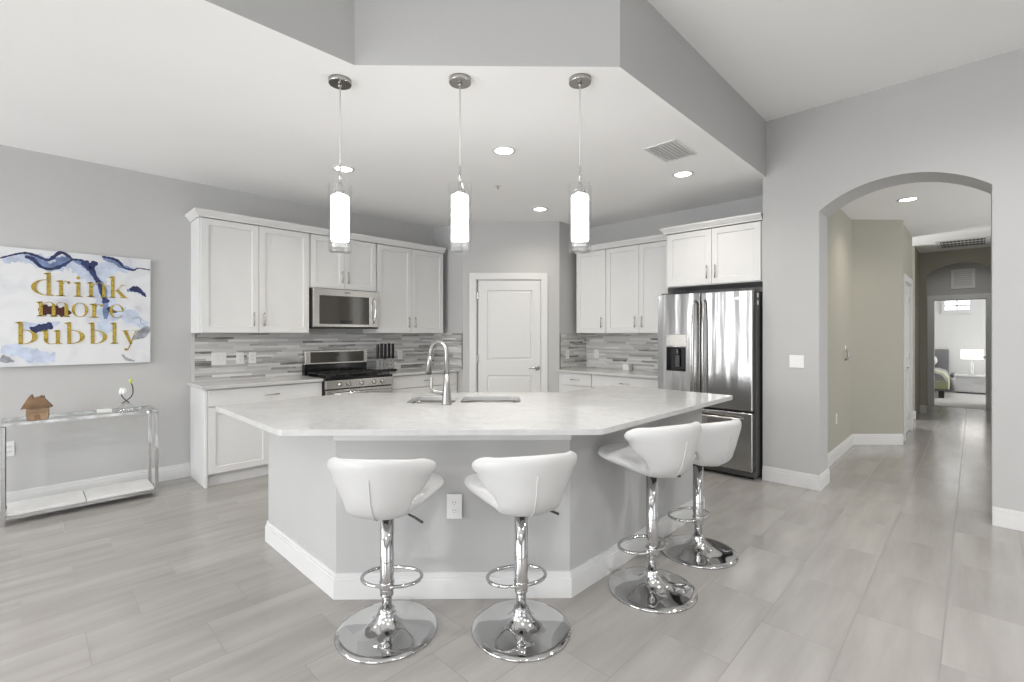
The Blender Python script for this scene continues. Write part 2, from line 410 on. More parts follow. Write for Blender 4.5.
def filled(name, outlines, z0, z1, m, parent=None, loc=(0, 0, 0), rot=(0, 0, 0), bevel=0):
    """extruded plate with holes: outlines[0] outer, the rest holes (2-D)"""
    cu = bpy.data.curves.new(name, 'CURVE'); cu.dimensions = '2D'; cu.fill_mode = 'BOTH'
    for pl in outlines:
        sp = cu.splines.new('POLY'); sp.points.add(len(pl)-1); sp.use_cyclic_u = True
        for p, q in zip(sp.points, pl): p.co = (q[0], q[1], 0, 1)
    cu.extrude = (z1-z0)/2
    tmp = bpy.data.objects.new('tmp', cu); COL.objects.link(tmp)
    bpy.context.view_layer.update()
    me = bpy.data.meshes.new_from_object(tmp.evaluated_get(bpy.context.evaluated_depsgraph_get()))
    bpy.data.objects.remove(tmp); bpy.data.curves.remove(cu)
    for v in me.vertices: v.co.z += (z0+z1)/2
    bm = bmesh.new(); bm.from_mesh(me); bmesh.ops.remove_doubles(bm, verts=bm.verts[:], dist=1e-5)
    bmesh.ops.recalc_face_normals(bm, faces=bm.faces[:]); bm.to_mesh(me); bm.free()
    for p in me.polygons: p.use_smooth = False
    me.materials.clear(); me.materials.append(MAT[m]); me.name = name
    o = bpy.data.objects.new(name, me); COL.objects.link(o); o.location = loc; o.rotation_euler = rot
    if parent: o.parent = parent
    if bevel:
        b = o.modifiers.new('bevel', 'BEVEL'); b.width = bevel; b.segments = 2; b.limit_method = 'ANGLE'; b.angle_limit = math.radians(40)
    return o
PI = math.pi
D45 = PI/4

# ------------------------------------------------------------------ room shell
WX = -5.42          # left wall
FY = 5.47           # wall behind the fridge and the right-hand cabinets
AY = 4.849          # arched wall
CK = 2.84; CL = 3.36; CH = 2.785
struct('floor', MB().box(-5.6, -5.2, -0.1, 4.4, 12.16, 0), 'floor_tile')
struct('wall_left', MB().box(WX-0.12, -5.2, 0, WX, 4.12, CK), 'wall_paint')
struct('wall_stub', MB().box(WX, 3.996, 0, -4.785, 4.12, CK), 'wall_paint')
struct('wall_alcove', MB().box(-4.02, 4.879, 0, -3.89, FY+0.12, CK), 'wall_paint')
struct('wall_back', MB().box(-3.89, FY, 0, -1.31, FY+0.12, CK), 'wall_paint')
# the angled pantry wall, with its door opening
PW = 0.6135                       # half length
pw = [[(-PW, 0), (-0.445, 0), (-0.445, 2.085), (0.405, 2.085), (0.405, 0), (0.6446, 0), (0.6446, CK), (-PW, CK)]]
o = filled('wall_pantry', pw, -0.12, 0, 'wall_paint', None, (-4.3455, 4.424, 0), (R90, 0, D45)); o['kind'] = 'structure'
struct('wall_pantry_inside', MB().box(-0.6, 0.7, 0, 0.6, 0.75, CK), 'wall_paint', (-4.3455, 4.424, 0), D45)
# arched wall
arc = [(-0.975, 0)]
ax0, ax1, az, ap = -0.975, 0.09, 2.445, 2.637
half = (ax1-ax0)/2; rise = ap-az; rad = (half*half+rise*rise)/(2*rise); acx = (ax0+ax1)/2
th = math.asin(half/rad)
for i in range(25):
    t = -th+2*th*i/24
    arc.append((acx+rad*math.sin(t), ap-rad+rad*math.cos(t)))
arc.append((ax1, 0))
aw = [[(-1.43, 0)]+arc+[(4.3, 0), (4.3, CL+0.02), (-1.43, CL+0.02)]]
o = filled('wall_arch', aw, -0.335, 0, 'wall_paint', None, (0, AY, 0), (R90, 0, 0)); o['kind'] = 'structure'
# ceilings
kit = [(-5.6, -5.2), (-2.43, -5.2), (-2.43, 1.26), (-1.40, 2.29), (-1.40, AY), (-1.425, AY), (-1.425, FY+0.18), (-5.6, FY+0.18)]
struct('ceiling_kitchen', MB().prism(kit, CK, CK+0.001), 'ceiling_paint')
fas = MB()
path = [(-2.43, -5.2), (-2.43, 1.26), (-1.40, 2.29), (-1.40, AY)]
inn = [(-2.55, -5.2), (-2.55, 1.31), (-1.52, 2.34), (-1.52, AY)]
fas.prism(path+list(reversed(inn)), CK+0.001, CL+0.02)
struct('wall_soffit', fas, 'wall_paint')
struct('ceiling_living', MB().box(-5.6, -5.2, CL+0.02, 4.4, AY+0.1, CL+0.1).prism([(-2.43, -5.2), (4.3, -5.2), (4.3, AY), (-1.40, AY), (-1.40, 2.29), (-2.43, 1.26)], CL, CL+0.02), 'ceiling_paint')
# rear and right walls of the living room, with the glass-door openings
rw = [[(-5.6, 0), (4.4, 0), (4.4, CL+0.02), (-5.6, CL+0.02)], [(-5.0, 0.05), (-5.0, 2.6), (-1.6, 2.6), (-1.6, 0.05)], [(-0.2, 0.05), (-0.2, 2.6), (3.2, 2.6), (3.2, 0.05)]]
o = filled('wall_rear', rw, -0.12, 0, 'wall_paint', None, (0, -5.12, 0), (R90, 0, 0)); o['kind'] = 'structure'
sw = [[(-5.2, 0), (AY+0.1, 0), (AY+0.1, CL+0.02), (-5.2, CL+0.02)], [(-1.5, 0.05), (-1.5, 2.6), (1.9, 2.6), (1.9, 0.05)]]
o = filled('wall_right', sw, 0, 0.12, 'wall_paint', None, (4.2, 0, 0), (R90, 0, R90)); o['kind'] = 'structure'
def glass_door_frame(name, w, loc, rz):
    m = MB()
    for x in (-w/2, -w/6, w/6, w/2): m.box(x-0.04, -0.03, 0.05, x+0.04, 0.03, 2.6)
    x = -w/2+0.10; k = 0
    while x < w/2-0.12:            # unseen blind slats, added to streak the reflection in the fridge
        bw_ = (0.09, 0.05, 0.13, 0.07)[k % 4]
        m.box(x, 0.06, 0.14, x+bw_, 0.064, 2.5); x += bw_+(0.10, 0.16, 0.06, 0.22, 0.08)[k % 5]; k += 1
    m.box(-w/2, -0.03, 0.05, w/2, 0.03, 0.13).box(-w/2, -0.03, 2.52, w/2, 0.03, 2.6)
    struct(name, m, 'trim_white', loc, rz)
glass_door_frame('window_2', 3.4, (-3.3, -5.06, 0), 0)
glass_door_frame('window_3', 3.4, (1.5, -5.06, 0), 0)
glass_door_frame('window_4', 3.4, (4.26, 0.2, 0), R90)

# hallway
HX = -1.09
struct('wall_hall_left', MB().box(HX-0.12, 5.184, 0, HX, 7.152, CH).box(HX-0.12, 5.0, 0, HX, 5.184, CH), 'hall_paint_warmlit')
struct('wall_hall_angle', MB().prism([(HX, 7.152), (-0.642, 7.60), (-0.642, 7.72), (-0.74, 7.72), (HX-0.12, 7.26), (HX-0.12, 7.152)], 0, CH), 'hall_paint_warmlit')
struct('wall_hall_door', MB().box(-0.76, 7.72, 0, -0.655, 7.90, CH).box(-0.76, 7.90, 2.07, -0.655, 8.80, CH).box(-0.76, 8.80, 0, -0.655, 9.05, CH).box(-0.95, 7.72, 0, -0.90, 9.05, CH), 'hall_paint_warmlit')
struct('wall_hall_corner', MB().box(-2.4, 9.98, 0, -0.69, 10.95, CH).box(-2.4, 9.05, 0, -2.3, 9.98, CH).box(-2.4, 8.95, 0, -0.95, 9.05, CH), 'hall_paint_warmlit')
# second arch
b0, b1, bz, bp_ = -0.60, 0.26, 2.365, 2.575
half2 = (b1-b0)/2; rise2 = bp_-bz; rad2 = (half2**2+rise2**2)/(2*rise2); th2 = math.asin(half2/rad2); bcx = (b0+b1)/2
arc2 = [(b0, 0)]+[(bcx+rad2*math.sin(-th2+2*th2*i/20), bp_-rad2+rad2*math.cos(-th2+2*th2*i/20)) for i in range(21)]+[(b1, 0)]
o = filled('wall_hall_arch', [[(-0.9, 0)]+arc2+[(0.4, 0), (0.4, CH), (-0.9, CH)]], -0.14, 0, 'hall_paint_warmlit', None, (0, 10.92, 0), (R90, 0, 0)); o['kind'] = 'structure'
o = filled('wall_hall_end', [[(-0.9, 0), (-0.575, 0), (-0.575, 2.03), (0.165, 2.03), (0.165, 0), (0.45, 0), (0.45, CH), (-0.9, CH)]], -0.12, 0, 'wall_paint', None, (0, 12.1, 0), (R90, 0, 0)); o['kind'] = 'structure'
struct('wall_hall_niche', MB().box(-0.75, 11.06, 0, -0.66, 12.1, CH), 'wall_paint')
struct('wall_hall_right', MB().box(0.34, 9.0, 0, 0.46, 12.1, CH).box(0.46, 9.0, 0, 2.7, 9.12, CH), 'hall_paint_warmlit')
struct('wall_foyer', MB().box(2.62, 5.184, 0, 2.74, 9.12, CH), 'hall_paint_warmlit')
struct('ceiling_hall', MB().prism([(-1.31, 4.9), (2.8, 4.9), (2.8, 9.2), (0.6, 9.2), (0.6, 12.3), (-2.5, 12.3), (-2.5, 7.0), (-1.31, 7.0)], CH, CH+0.05), 'ceiling_paint')
# bedroom
struct('floor_bedroom', MB().box(-3.3, 12.16, -0.1, 3.2, 16.2, 0.004), 'carpet')
struct('ceiling_bedroom', MB().box(-3.3, 12.2, CH, 3.2, 16.2, CH+0.05), 'ceiling_paint')
struct('wall_bedroom_left', MB().box(-3.3, 12.2, 0, -3.2, 16.2, CH), 'bedroom_paint')
struct('wall_bedroom_right', MB().box(3.1, 12.2, 0, 3.2, 16.2, CH), 'bedroom_paint')
struct('wall_bedroom_front', MB().box(-3.3, 12.1, 0, -0.9, 12.22, CH).box(0.45, 12.1, 0, 3.2, 12.22, CH), 'bedroom_paint')
o = filled('wall_bedroom_back', [[(-3.3, 0), (3.2, 0), (3.2, CH), (-3.3, CH)], [(-0.53, 1.96), (-0.53, 2.40), (-0.09, 2.40), (-0.09, 1.96)]], -0.12, 0, 'bedroom_paint', None, (0, 15.9, 0), (R90, 0, 0)); o['kind'] = 'structure'
wf = MB()
for a, b, c, d in ((-0.59, 1.87, -0.03, 1.96), (-0.59, 2.40, -0.03, 2.49), (-0.59, 1.96, -0.53, 2.40), (-0.09, 1.96, -0.03, 2.40)): wf.box(a, 15.87, b, c, 15.9, d)
w1 = struct('window_1', wf, 'trim_white')
obj('window_frame', MB().box(-0.53, 15.92, 2.19, -0.09, 15.95, 2.215).box(-0.53, 15.92, 2.055, -0.09, 15.95, 2.075).box(-0.32, 15.91, 1.96, -0.30, 15.95, 2.40), 'dark_metal', w1)
obj('window_pane', MB().box(-0.55, 15.96, 1.94, -0.07, 15.965, 2.42), 'sky_pane', w1)

# baseboards
def baseboard(name, x, y, length, rz, h=0.133):
    """runs along local +x from (x,y); front faces local -y"""
    m = MB()
    m.prism([(0, 0), (length, 0), (length, 0.016), (0, 0.016)], 0, h-0.03, Matrix.Translation((0, -0.016, 0)))
    m.prism([(0, 0), (length, 0), (length, 0.012), (0, 0.012)], h-0.03, h-0.012, Matrix.Translation((0, -0.012, 0)))
    m.prism([(0, 0), (length, 0), (length, 0.008), (0, 0.008)], h-0.012, h, Matrix.Translation((0, -0.008, 0)))
    struct(name, m, 'trim_white', (x, y, 0), rz, 0.0025)
baseboard('baseboard_left', WX, -5.1, 6.22, R90)
baseboard('baseboard_arch', -1.43, AY, 0.455, 0)
baseboard('baseboard_arch_right', 0.09, AY, 4.1, 0)
baseboard('baseboard_jamb', -0.975, AY-0.016, 0.335+0.016+0.016, R90)
baseboard('baseboard_hall_left', HX, 5.184, 1.968, R90)
baseboard('baseboard_hall_angle', HX, 7.152, 0.634, D45)
baseboard('baseboard_hall_corner', -2.3, 9.98, 1.626, 0)
baseboard('baseboard_hall_arch', -0.69, 10.92, 0.09, 0)

# doors ------------------------------------------------------------
DL = [(0.008, 0.014), (0.016, 0.014), (0.034, 0.004)]
def casing(name, w, h, loc, rz, cw=0.085):
    m = MB()
    m.box(-w/2-cw, -0.018, 0, -w/2, 0, h+cw).box(w/2, -0.018, 0, w/2+cw, 0, h+cw).box(-w/2, -0.018, h, w/2, 0, h+cw)
    m.box(-w/2-0.001, 0, 0, -w/2+0.012, 0.115, h).box(w/2-0.012, 0, 0, w/2+0.001, 0.115, h).box(-w/2, 0, h-0.012, w/2, 0.115, h)
    return struct(name, m, 'trim_white', loc, rz, 0.003)
def lever_handle(parent, x, z, yf, direction):
    m = MB()
    Mr = Matrix.Translation((x, yf, z)) @ Matrix.Rotation(R90, 4, 'X')
    m.lathe([(0.033, 0), (0.033, 0.006), (0.028, 0.012), (0.012, 0.016), (0.012, 0.045)], 20, M=Mr)
    m.tube([(x, yf-0.045, z), (x+direction*0.03, yf-0.05, z+0.004), (x+direction*0.07, yf-0.05, z+0.006), (x+direction*0.115, yf-0.046, z-0.004)], 0.009, 8, rads=[0.011, 0.010, 0.009, 0.007])
    return obj('door_handle', m, 'nickel', parent)
def door(name, w, h, loc, rz, hx, hdir, hinge_x):
    st = 0.115
    m = MB().panel(-w/2, w/2, 0.008, h, 0, 0.04, [(-w/2+st, w/2-st, 0.22, 0.83), (-w/2+st, w/2-st, 1.03, h-0.125)], DL)
    d = struct(name, m, 'trim_white', loc, rz)
    lever_handle(d, hx, 0.925, 0, hdir)
    for z in (0.2, 1.05, h-0.2):
        obj('hinge', MB().box(hinge_x-0.012, -0.006, z-0.045, hinge_x+0.012, 0.002, z+0.045), 'nickel', d, bevel=0.002)
    return d
casing('trim_1', 0.85, 2.082, (-4.3455-0.02*0.7071, 4.424-0.02*0.7071, 0), D45)
door('door_1', 0.822, 2.068, (-4.3455-0.02*0.7071-0.018*-0.7071, 4.424-0.02*0.7071+0.018*0.7071, 0), D45, 0.36, -1, -0.418)
# hall side door (on the wall x=-0.655, front faces +x)
casing('trim_2', 0.88, 2.06, (-0.655, 8.35, 0), R90)
door('door_2', 0.86, 2.05, (-0.672, 8.35, 0), R90, -0.36, 1, 0.425)
# bedroom door: casing and the leaf standing open inside the bedroom
casing('trim_3', 0.72, 2.015, (-0.205, 12.1, 0), 0)
door('door_3', 0.74, 2.0, (0.150, 12.615, 0), -R90, -0.31, 1, 0.365)

# ------------------------------------------------------------------ cabinet builders (local frame: wall at y=0, front towards -y)
SH = [(0.004, 0.009), (0.001, 0.009)]
def bar_pull(parent, x, z, yf, length=0.135, vertical=True):
    m = MB(); h = length/2
    if vertical:
        m.tube([(x, yf-0.028, z-h), (x, yf-0.028, z+h)], 0.0055, 8)
        for s in (-1, 1): m.tube([(x, yf, z+s*(h-0.018)), (x, yf-0.028, z+s*(h-0.018))], 0.0045, 8)
    else:
        m.tube([(x-h, yf-0.028, z), (x+h, yf-0.028, z)], 0.0055, 8)
        for s in (-1, 1): m.tube([(x+s*(h-0.018), yf, z), (x+s*(h-0.018), yf-0.028, z)], 0.0045, 8)
    return obj('handle', m, 'nickel', parent)
def shaker(parent, x0, x1, z0, z1, yf, name='door', rail=0.058):
    m = MB().panel(x0, x1, z0, z1, yf, 0.02, [(x0+rail, x1-rail, z0+rail, z1-rail)], SH)
    return obj(name, m, 'cabinet_white', parent, bevel=0.0018)
def slab_front(parent, x0, x1, z0, z1, yf, name='drawer'):
    return obj(name, MB().box(x0, yf, z0, x1, yf+0.02, z1), 'cabinet_white', parent, bevel=0.0025)
def upper_cabinet(label, loc, rz, w, depth, z0, z1, splits, pulls, group=None, frame=0.012):
    """splits: door edges along x; pulls: x of the vertical handles (one per door)"""
    t = thing('wall_cabinet', label, 'cabinet', loc, rz, group)
    obj('cabinet_body', MB().box(0, -depth+0.022, z0, w, 0, z1), 'cabinet_white', t, bevel=0.001)
    for (a, b), px in zip(splits, pulls):
        d = shaker(t, a+0.002, b-0.002, z0+0.004, z1-0.004, -depth)
        bar_pull(d, px, z0+0.135, -depth)
    return t
def crown(label, loc, rz, x0, x1, depth, z0, left=True, right=False, h=0.065):
    """stepped cove moulding around the top of a run"""
    m = MB()
    p = [(0.0, 0), (0.010, 0), (0.012, 0.012), (0.022, 0.022), (0.036, 0.040), (0.046, 0.050), (0.048, h), (0.0, h)]
    path = []
    rows = []
    for off, z in p:
        pts = []
        xl = x0-off if left else x0; xr = x1+off if right else x1
        if left: pts.append((xl, 0, z0+z))
        pts.append((xl, -depth-off, z0+z)); pts.append((xr, -depth-off, z0+z))
        if right: pts.append((xr, 0, z0+z))
        rows.append(pts)
    m.grid(rows, smooth=False)
    # close the top back to the wall
    m.box(x0, -depth+0.02, z0+h-0.006, x1, 0, z0+h-0.001)
    t = obj('crown_molding', m, 'cabinet_white', None, loc, rz)
    return tag(t, label, 'molding')

# left-hand run (wall x = WX, local x runs along world +y)
LR = dict(rz=R90)
def LL(y): return (WX, y, 0)
upper_cabinet('tall white two-door wall cabinet left of the microwave, end of its run', LL(1.12), R90, 1.008, 0.335, 1.38, 2.445,
              [(0.012, 0.503), (0.503, 1.000)], [0.455, 0.548], 'white wall cabinets over the range wall')
upper_cabinet('short white two-door wall cabinet directly above the microwave', LL(2.129), R90, 0.79, 0.335, 1.868, 2.445,
              [(0.008, 0.390), (0.390, 0.782)], [0.355, 0.425], 'white wall cabinets over the range wall')
upper_cabinet('tall white two-door wall cabinet right of the microwave, above the knife block', LL(2.92), R90, 0.992, 0.335, 1.38, 2.445,
              [(0.008, 0.487), (0.487, 0.985)], [0.44, 0.535], 'white wall cabinets over the range wall')
crown('white crown moulding along the top of the long left wall cabinets', LL(0), R90, 1.12, 3.915, 0.335, 2.447)

# base cabinets left
def base_body(t, w, depth, left_panel=True):
    m = MB().box(0, -depth+0.022, 0.115, w, -0.004, 0.876).box(0.018, -depth+0.06, 0, w, -0.02, 0.115)
    obj('cabinet_body', m, 'cabinet_white', t, bevel=0.001)
t = thing('base_cabinet', 'white base cabinet left of the range, drawer over a shaker door', 'cabinet', LL(1.12), R90)
DB = 0.545
base_body(t, 1.05, DB)
obj('side_panel', MB().box(-0.004, -DB+0.012, 0, 0.016, -0.002, 0.876), 'cabinet_white', t, bevel=0.001)
d = slab_front(t, 0.02, 1.045, 0.722, 0.868, -DB); bar_pull(d, 0.545, 0.79, -DB, 0.135, False)
d = shaker(t, 0.02, 0.53, 0.118, 0.714, -DB); bar_pull(d, 0.49, 0.61, -DB)
d = shaker(t, 0.535, 1.045, 0.118, 0.714, -DB); bar_pull(d, 0.575, 0.61, -DB)
t = thing('base_cabinet', 'white base cabinet right of the range, beside the pantry wall', 'cabinet', LL(2.965), R90)
base_body(t, 1.028, DB)
d = slab_front(t, 0.005, 0.99, 0.722, 0.868, -DB); bar_pull(d, 0.53, 0.80, -DB, 0.135, False)
d = slab_front(t, 0.005, 0.99, 0.42, 0.714, -DB); bar_pull(d, 0.53, 0.64, -DB, 0.135, False)
d = slab_front(t, 0.005, 0.99, 0.118, 0.412, -DB); bar_pull(d, 0.53, 0.34, -DB, 0.135, False)
o = obj('countertop', MB().box(WX+0.013, 1.09, 0.877, -4.845, 2.168, 0.907), 'quartz', bevel=0.003)
tag(o, 'pale quartz countertop on the base cabinet left of the range', 'countertop')
o = obj('countertop', MB().box(WX+0.013, 2.962, 0.877, -4.845, 3.994, 0.907), 'quartz', bevel=0.003)
tag(o, 'pale quartz countertop right of the range, under the knife block', 'countertop')

# back wall run (wall y = FY, local x = world x)
BX = -3.888
upper_cabinet('white single-door wall cabinet in the corner beside the pantry wall', (-3.808, FY, 0), 0, 0.463, 0.335, 1.38, 2.445,
              [(0.004, 0.461)], [0.405], 'white wall cabinets over the right counter')
upper_cabinet('white two-door wall cabinet between the corner cabinet and the fridge', (-3.344, FY, 0), 0, 0.914, 0.335, 1.38, 2.445,
              [(0.002, 0.462), (0.462, 0.912)], [0.415, 0.508], 'white wall cabinets over the right counter')
crown('white crown moulding on the wall cabinets left of the fridge', (0, FY, 0), 0, -3.806, -2.455, 0.335, 2.447, left=True)
t = thing('fridge_cabinet', 'deep white two-door cabinet above the steel refrigerator', 'cabinet', (-2.405, FY, 0), 0)
obj('cabinet_body', MB().box(0, -0.59, 1.872, 0.972, -0.004, 2.445), 'cabinet_white', t, bevel=0.001)
obj('side_panel', MB().box(-0.020, -0.56, 0, -0.002, -0.004, 1.872), 'cabinet_white', t)
d = shaker(t, 0.02, 0.492, 1.880, 2.437, -0.612); bar_pull(d, 0.452, 2.0, -0.612)
d = shaker(t, 0.496, 0.955, 1.880, 2.437, -0.612); bar_pull(d, 0.536, 2.0, -0.612)
crown('white crown moulding on the cabinet above the refrigerator', (-2.405, FY, 0), 0, 0, 0.972, 0.612, 2.447)
t = thing('base_cabinet', 'narrow white drawer base cabinet in the corner beside the pantry wall', 'cabinet', (BX, FY, 0), 0)
base_body(t, 0.523, 0.62)
for z0, z1 in ((0.722, 0.868), (0.42, 0.714), (0.118, 0.412)):
    d = slab_front(t, 0.055, 0.519, z0, z1, -0.62); bar_pull(d, 0.287, (z0+z1)/2, -0.62, 0.135, False)
t = thing('base_cabinet', 'wide white base cabinet between the corner drawers and the fridge', 'cabinet', (-3.364, FY, 0), 0)
base_body(t, 0.934, 0.62)
d = slab_front(t, 0.004, 0.930, 0.722, 0.868, -0.62); bar_pull(d, 0.475, 0.795, -0.62, 0.135, False)
d = shaker(t, 0.004, 0.473, 0.118, 0.714, -0.62); bar_pull(d, 0.43, 0.61, -0.62)
d = shaker(t, 0.477, 0.930, 0.118, 0.714, -0.62); bar_pull(d, 0.52, 0.61, -0.62)
o = obj('countertop', MB().box(BX+0.012, FY-0.645, 0.877, -2.428, FY-0.013, 0.907), 'quartz', bevel=0.003)
tag(o, 'pale quartz countertop between the pantry wall and the refrigerator', 'countertop')

# backsplashes (object frames: x along the wall, z up)
o = obj('backsplash', MB().box(1.135, -0.010, 0.907, 3.995, 0, 1.379), 'mosaic', None, (WX+0.002, 0, 0), R90)
tag(o, 'gray linear mosaic backsplash behind the range', 'backsplash')
obj('edge_trim', MB().box(1.122, -0.012, 0.907, 1.150, 0, 1.379), 'vent_gray', o)
o = obj('backsplash', MB().box(WX+0.011, 3.986, 0.907, -4.80, 3.996, 1.379), 'mosaic')
tag(o, 'short gray mosaic backsplash return on the wall left of the pantry door', 'backsplash')
obj('edge_trim', MB().box(-4.80, 3.984, 0.907, -4.79, 3.996, 1.379), 'nickel', o)
o = obj('backsplash', MB().box(BX+0.012, -0.010, 0.907, -2.428, 0, 1.379), 'mosaic', None, (0, FY-0.002, 0), 0)
tag(o, 'gray linear mosaic backsplash left of the refrigerator', 'backsplash')
o = obj('backsplash', MB().box(4.892, -0.010, 0.907, FY-0.001, 0, 1.379), 'mosaic', None, (BX, 0, 0), R90)
tag(o, 'short gray mosaic backsplash return on the wall right of the pantry door', 'backsplash')
obj('edge_trim', MB().box(4.883, -0.012, 0.907, 4.893, 0, 1.379), 'nickel', o)

# ------------------------------------------------------------------ plates
def outlet(label, loc, rz, w=0.072, h=0.116, kind='outlet', group=None):
    t = thing('wall_outlet' if kind == 'outlet' else 'light_switch', label, 'outlet' if kind == 'outlet' else 'switch', loc, rz, group)
    obj('cover_plate', MB().box(-w/2, -0.006, -h/2, w/2, 0, h/2), 'plastic_white', t, bevel=0.002)
    if kind == 'outlet':
        for z in (-0.02, 0.02):
            s = obj('socket', MB().box(-0.017, -0.008, z-0.014, 0.017, -0.005, z+0.014), 'plastic_white', t, bevel=0.002)
            obj('slot', MB().box(-0.008, -0.0085, z-0.002, -0.0055, -0.0078, z+0.008).box(0.0055, -0.0085, z-0.002, 0.008, -0.0078, z+0.007).box(-0.002, -0.0085, z-0.011, 0.002, -0.0078, z-0.007), 'slot_dark', s)
    else:
        n = max(1, round(w/0.06))
        for i in range(n):
            x = (i-(n-1)/2)*0.046
            obj('rocker', MB().box(x-0.016, -0.009, -0.033, x+0.016, -0.005, 0.033), 'plastic_white', t, bevel=0.002)
    return t
SX = WX+0.0125
outlet('wide white switch plate on the mosaic, leftmost of the plates by the range', (SX, 1.356, 1.122), R90, 0.130, 0.126, 'switch')
outlet('white outlet on the mosaic beside the wide switch plate', (SX, 1.547, 1.123), R90)
outlet('white outlet on the mosaic nearest the left side of the range', (SX, 1.662, 1.122), R90)
outlet('white outlet on the mosaic right of the knife block', (SX, 3.44, 1.10), R90)
outlet('white outlet on the mosaic return beside the right counter corner', (BX+0.0105, 5.036, 1.10), R90)
outlet('white outlet on the mosaic under the single-door wall cabinet', (-3.705, FY-0.0125, 1.10), 0)
outlet('white double switch plate on the wall between fridge and archway', (-1.148, AY, 1.123), 0, 0.115, 0.114, 'switch')
outlet('white outlet low on the wall under the console table', (WX, -0.09, 0.47), R90)
outlet('white outlet low on the left wall of the hallway', (HX, 6.21, 0.44), R90)
outlet('white outlet on the island front between the two front stools', (-1.9275+0.0003, 1.5525-0.0003, 0.48), D45, 0.08, 0.128)
t = thing('wall_hook', 'small hook with a white top on the hallway left wall', 'hook', (HX, 6.69, 1.15), R90)
obj('back_plate', MB().box(-0.03, -0.012, 0.03, 0.03, 0, 0.085), 'plastic_white', t, bevel=0.004)
obj('hook', MB().tube([(0, -0.010, 0.04), (0, -0.035, 0.02), (0, -0.035, -0.03), (0, -0.028, -0.07), (0, -0.006, -0.085)], 0.011, 8), 'nickel', t)
o = obj('counter_box', MB().box(-3.235, FY-0.12, 0.907, -3.145, FY-0.03, 0.985), 'plastic_white', bevel=0.006)
tag(o, 'small white box standing on the right counter', 'box')

# ------------------------------------------------------------------ microwave
t = thing('microwave', 'stainless microwave mounted under the short cabinet above the range', 'microwave', (WX, 2.136, 1.432), R90)
W_, D_, H_ = 0.772, 0.40, 0.432
obj('casing', MB().box(0, -D_+0.03, 0, W_, -0.012, H_), 'black_matte', t, bevel=0.003)
d = obj('door', MB().panel(0.002, W_-0.002, 0.016, H_-0.004, -D_, 0.03, [(0.065, W_-0.115, 0.045, H_-0.075)], [(0.004, 0.004)]), 'stainless_plain', t, bevel=0.003)
obj('window', MB().box(0.071, -D_+0.0005, 0.05, W_-0.121, -D_+0.0035, H_-0.08), 'oven_glass', d)
obj('handle', MB().tube([(W_-0.068, -D_, 0.06), (W_-0.066, -D_-0.03, 0.10), (W_-0.062, -D_-0.042, 0.2), (W_-0.066, -D_-0.03, 0.31), (W_-0.068, -D_, 0.35)], 0.011, 10), 'chrome', d)
obj('display', MB().box(0.30, -D_-0.0005, 0.062, 0.44, -D_+0.0005, 0.088), 'black_gloss', d)
obj('badge', MB().box(0.35, -D_-0.0015, H_-0.045, 0.42, -D_, H_-0.03), 'chrome', d)
obj('vent_grille', MB().box(0.004, -D_+0.004, 0.0, W_-0.004, -D_+0.03, 0.014), 'black_matte', t)

# ------------------------------------------------------------------ range
t = thing('gas_range', 'stainless gas range with five knobs between the left counters', 'stove', (WX, 2.172, 0), R90)
RW = 0.786; RD = 0.60
obj('oven_body', MB().box(0.004, -RD, 0.05, RW-0.004, -0.03, 0.885), 'black_matte', t, bevel=0.003)
obj('cooktop', MB().box(0, -RD-0.02, 0.885, RW, -0.02, 0.912), 'black_gloss', t, bevel=0.004)
p = obj('control_panel', MB().prism([(0, 0), (RW, 0), (RW, 0.05), (0, 0.05)], 0.795, 0.884, Matrix.Translation((0, -RD-0.038, 0))), 'stainless_plain', t, bevel=0.004)
for x in (0.145, 0.245, 0.395, 0.545, 0.645):
    Mk = Matrix.Translation((x, -RD-0.038, 0.84)) @ Matrix.Rotation(R90, 4, 'X')
    obj('knob', MB().lathe([(0.024, 0), (0.024, 0.006), (0.020, 0.010), (0.018, 0.032), (0.015, 0.035)], 18, M=Mk).box(x-0.003, -RD-0.078, 0.824, x+0.003, -RD-0.07, 0.856), 'nickel', p)
d = obj('oven_door', MB().panel(0.004, RW-0.004, 0.22, 0.782, -RD-0.03, 0.03, [(0.12, RW-0.12, 0.34, 0.66)], [(0.004, 0.003)]), 'stainless_plain', t, bevel=0.003)
obj('window', MB().box(0.125, -RD-0.0295, 0.345, RW-0.125, -RD-0.026, 0.655), 'oven_glass', d)
obj('handle', MB().tube([(0.06, -RD-0.075, 0.745), (RW-0.06, -RD-0.075, 0.745)], 0.012, 10).tube([(0.09, -RD-0.03, 0.745), (0.09, -RD-0.075, 0.745)], 0.009, 8).tube([(RW-0.09, -RD-0.03, 0.745), (RW-0.09, -RD-0.075, 0.745)], 0.009, 8), 'chrome', d)
d = obj('drawer', MB().box(0.004, -RD-0.03, 0.06, RW-0.004, -RD, 0.21), 'stainless_plain', t, bevel=0.003)
bgd = obj('backguard', MB().box(0, -0.085, 0.912, RW-0.03, -0.016, 1.025), 'black_gloss', t, bevel=0.003)
obj('panel', MB().prism([(0.0, -0.10), (RW-0.03, -0.10), (RW-0.03, -0.03), (0.0, -0.03)], 1.025, 1.185), 'stainless_plain', bgd, bevel=0.006)
obj('display', MB().box(0.06, -0.103, 1.045, RW-0.08, -0.099, 1.165), 'oven_glass', bgd, bevel=0.001)
obj('clock', MB().box(0.33, -0.1045, 1.115, 0.39, -0.1028, 1.145), 'black_gloss', bgd)
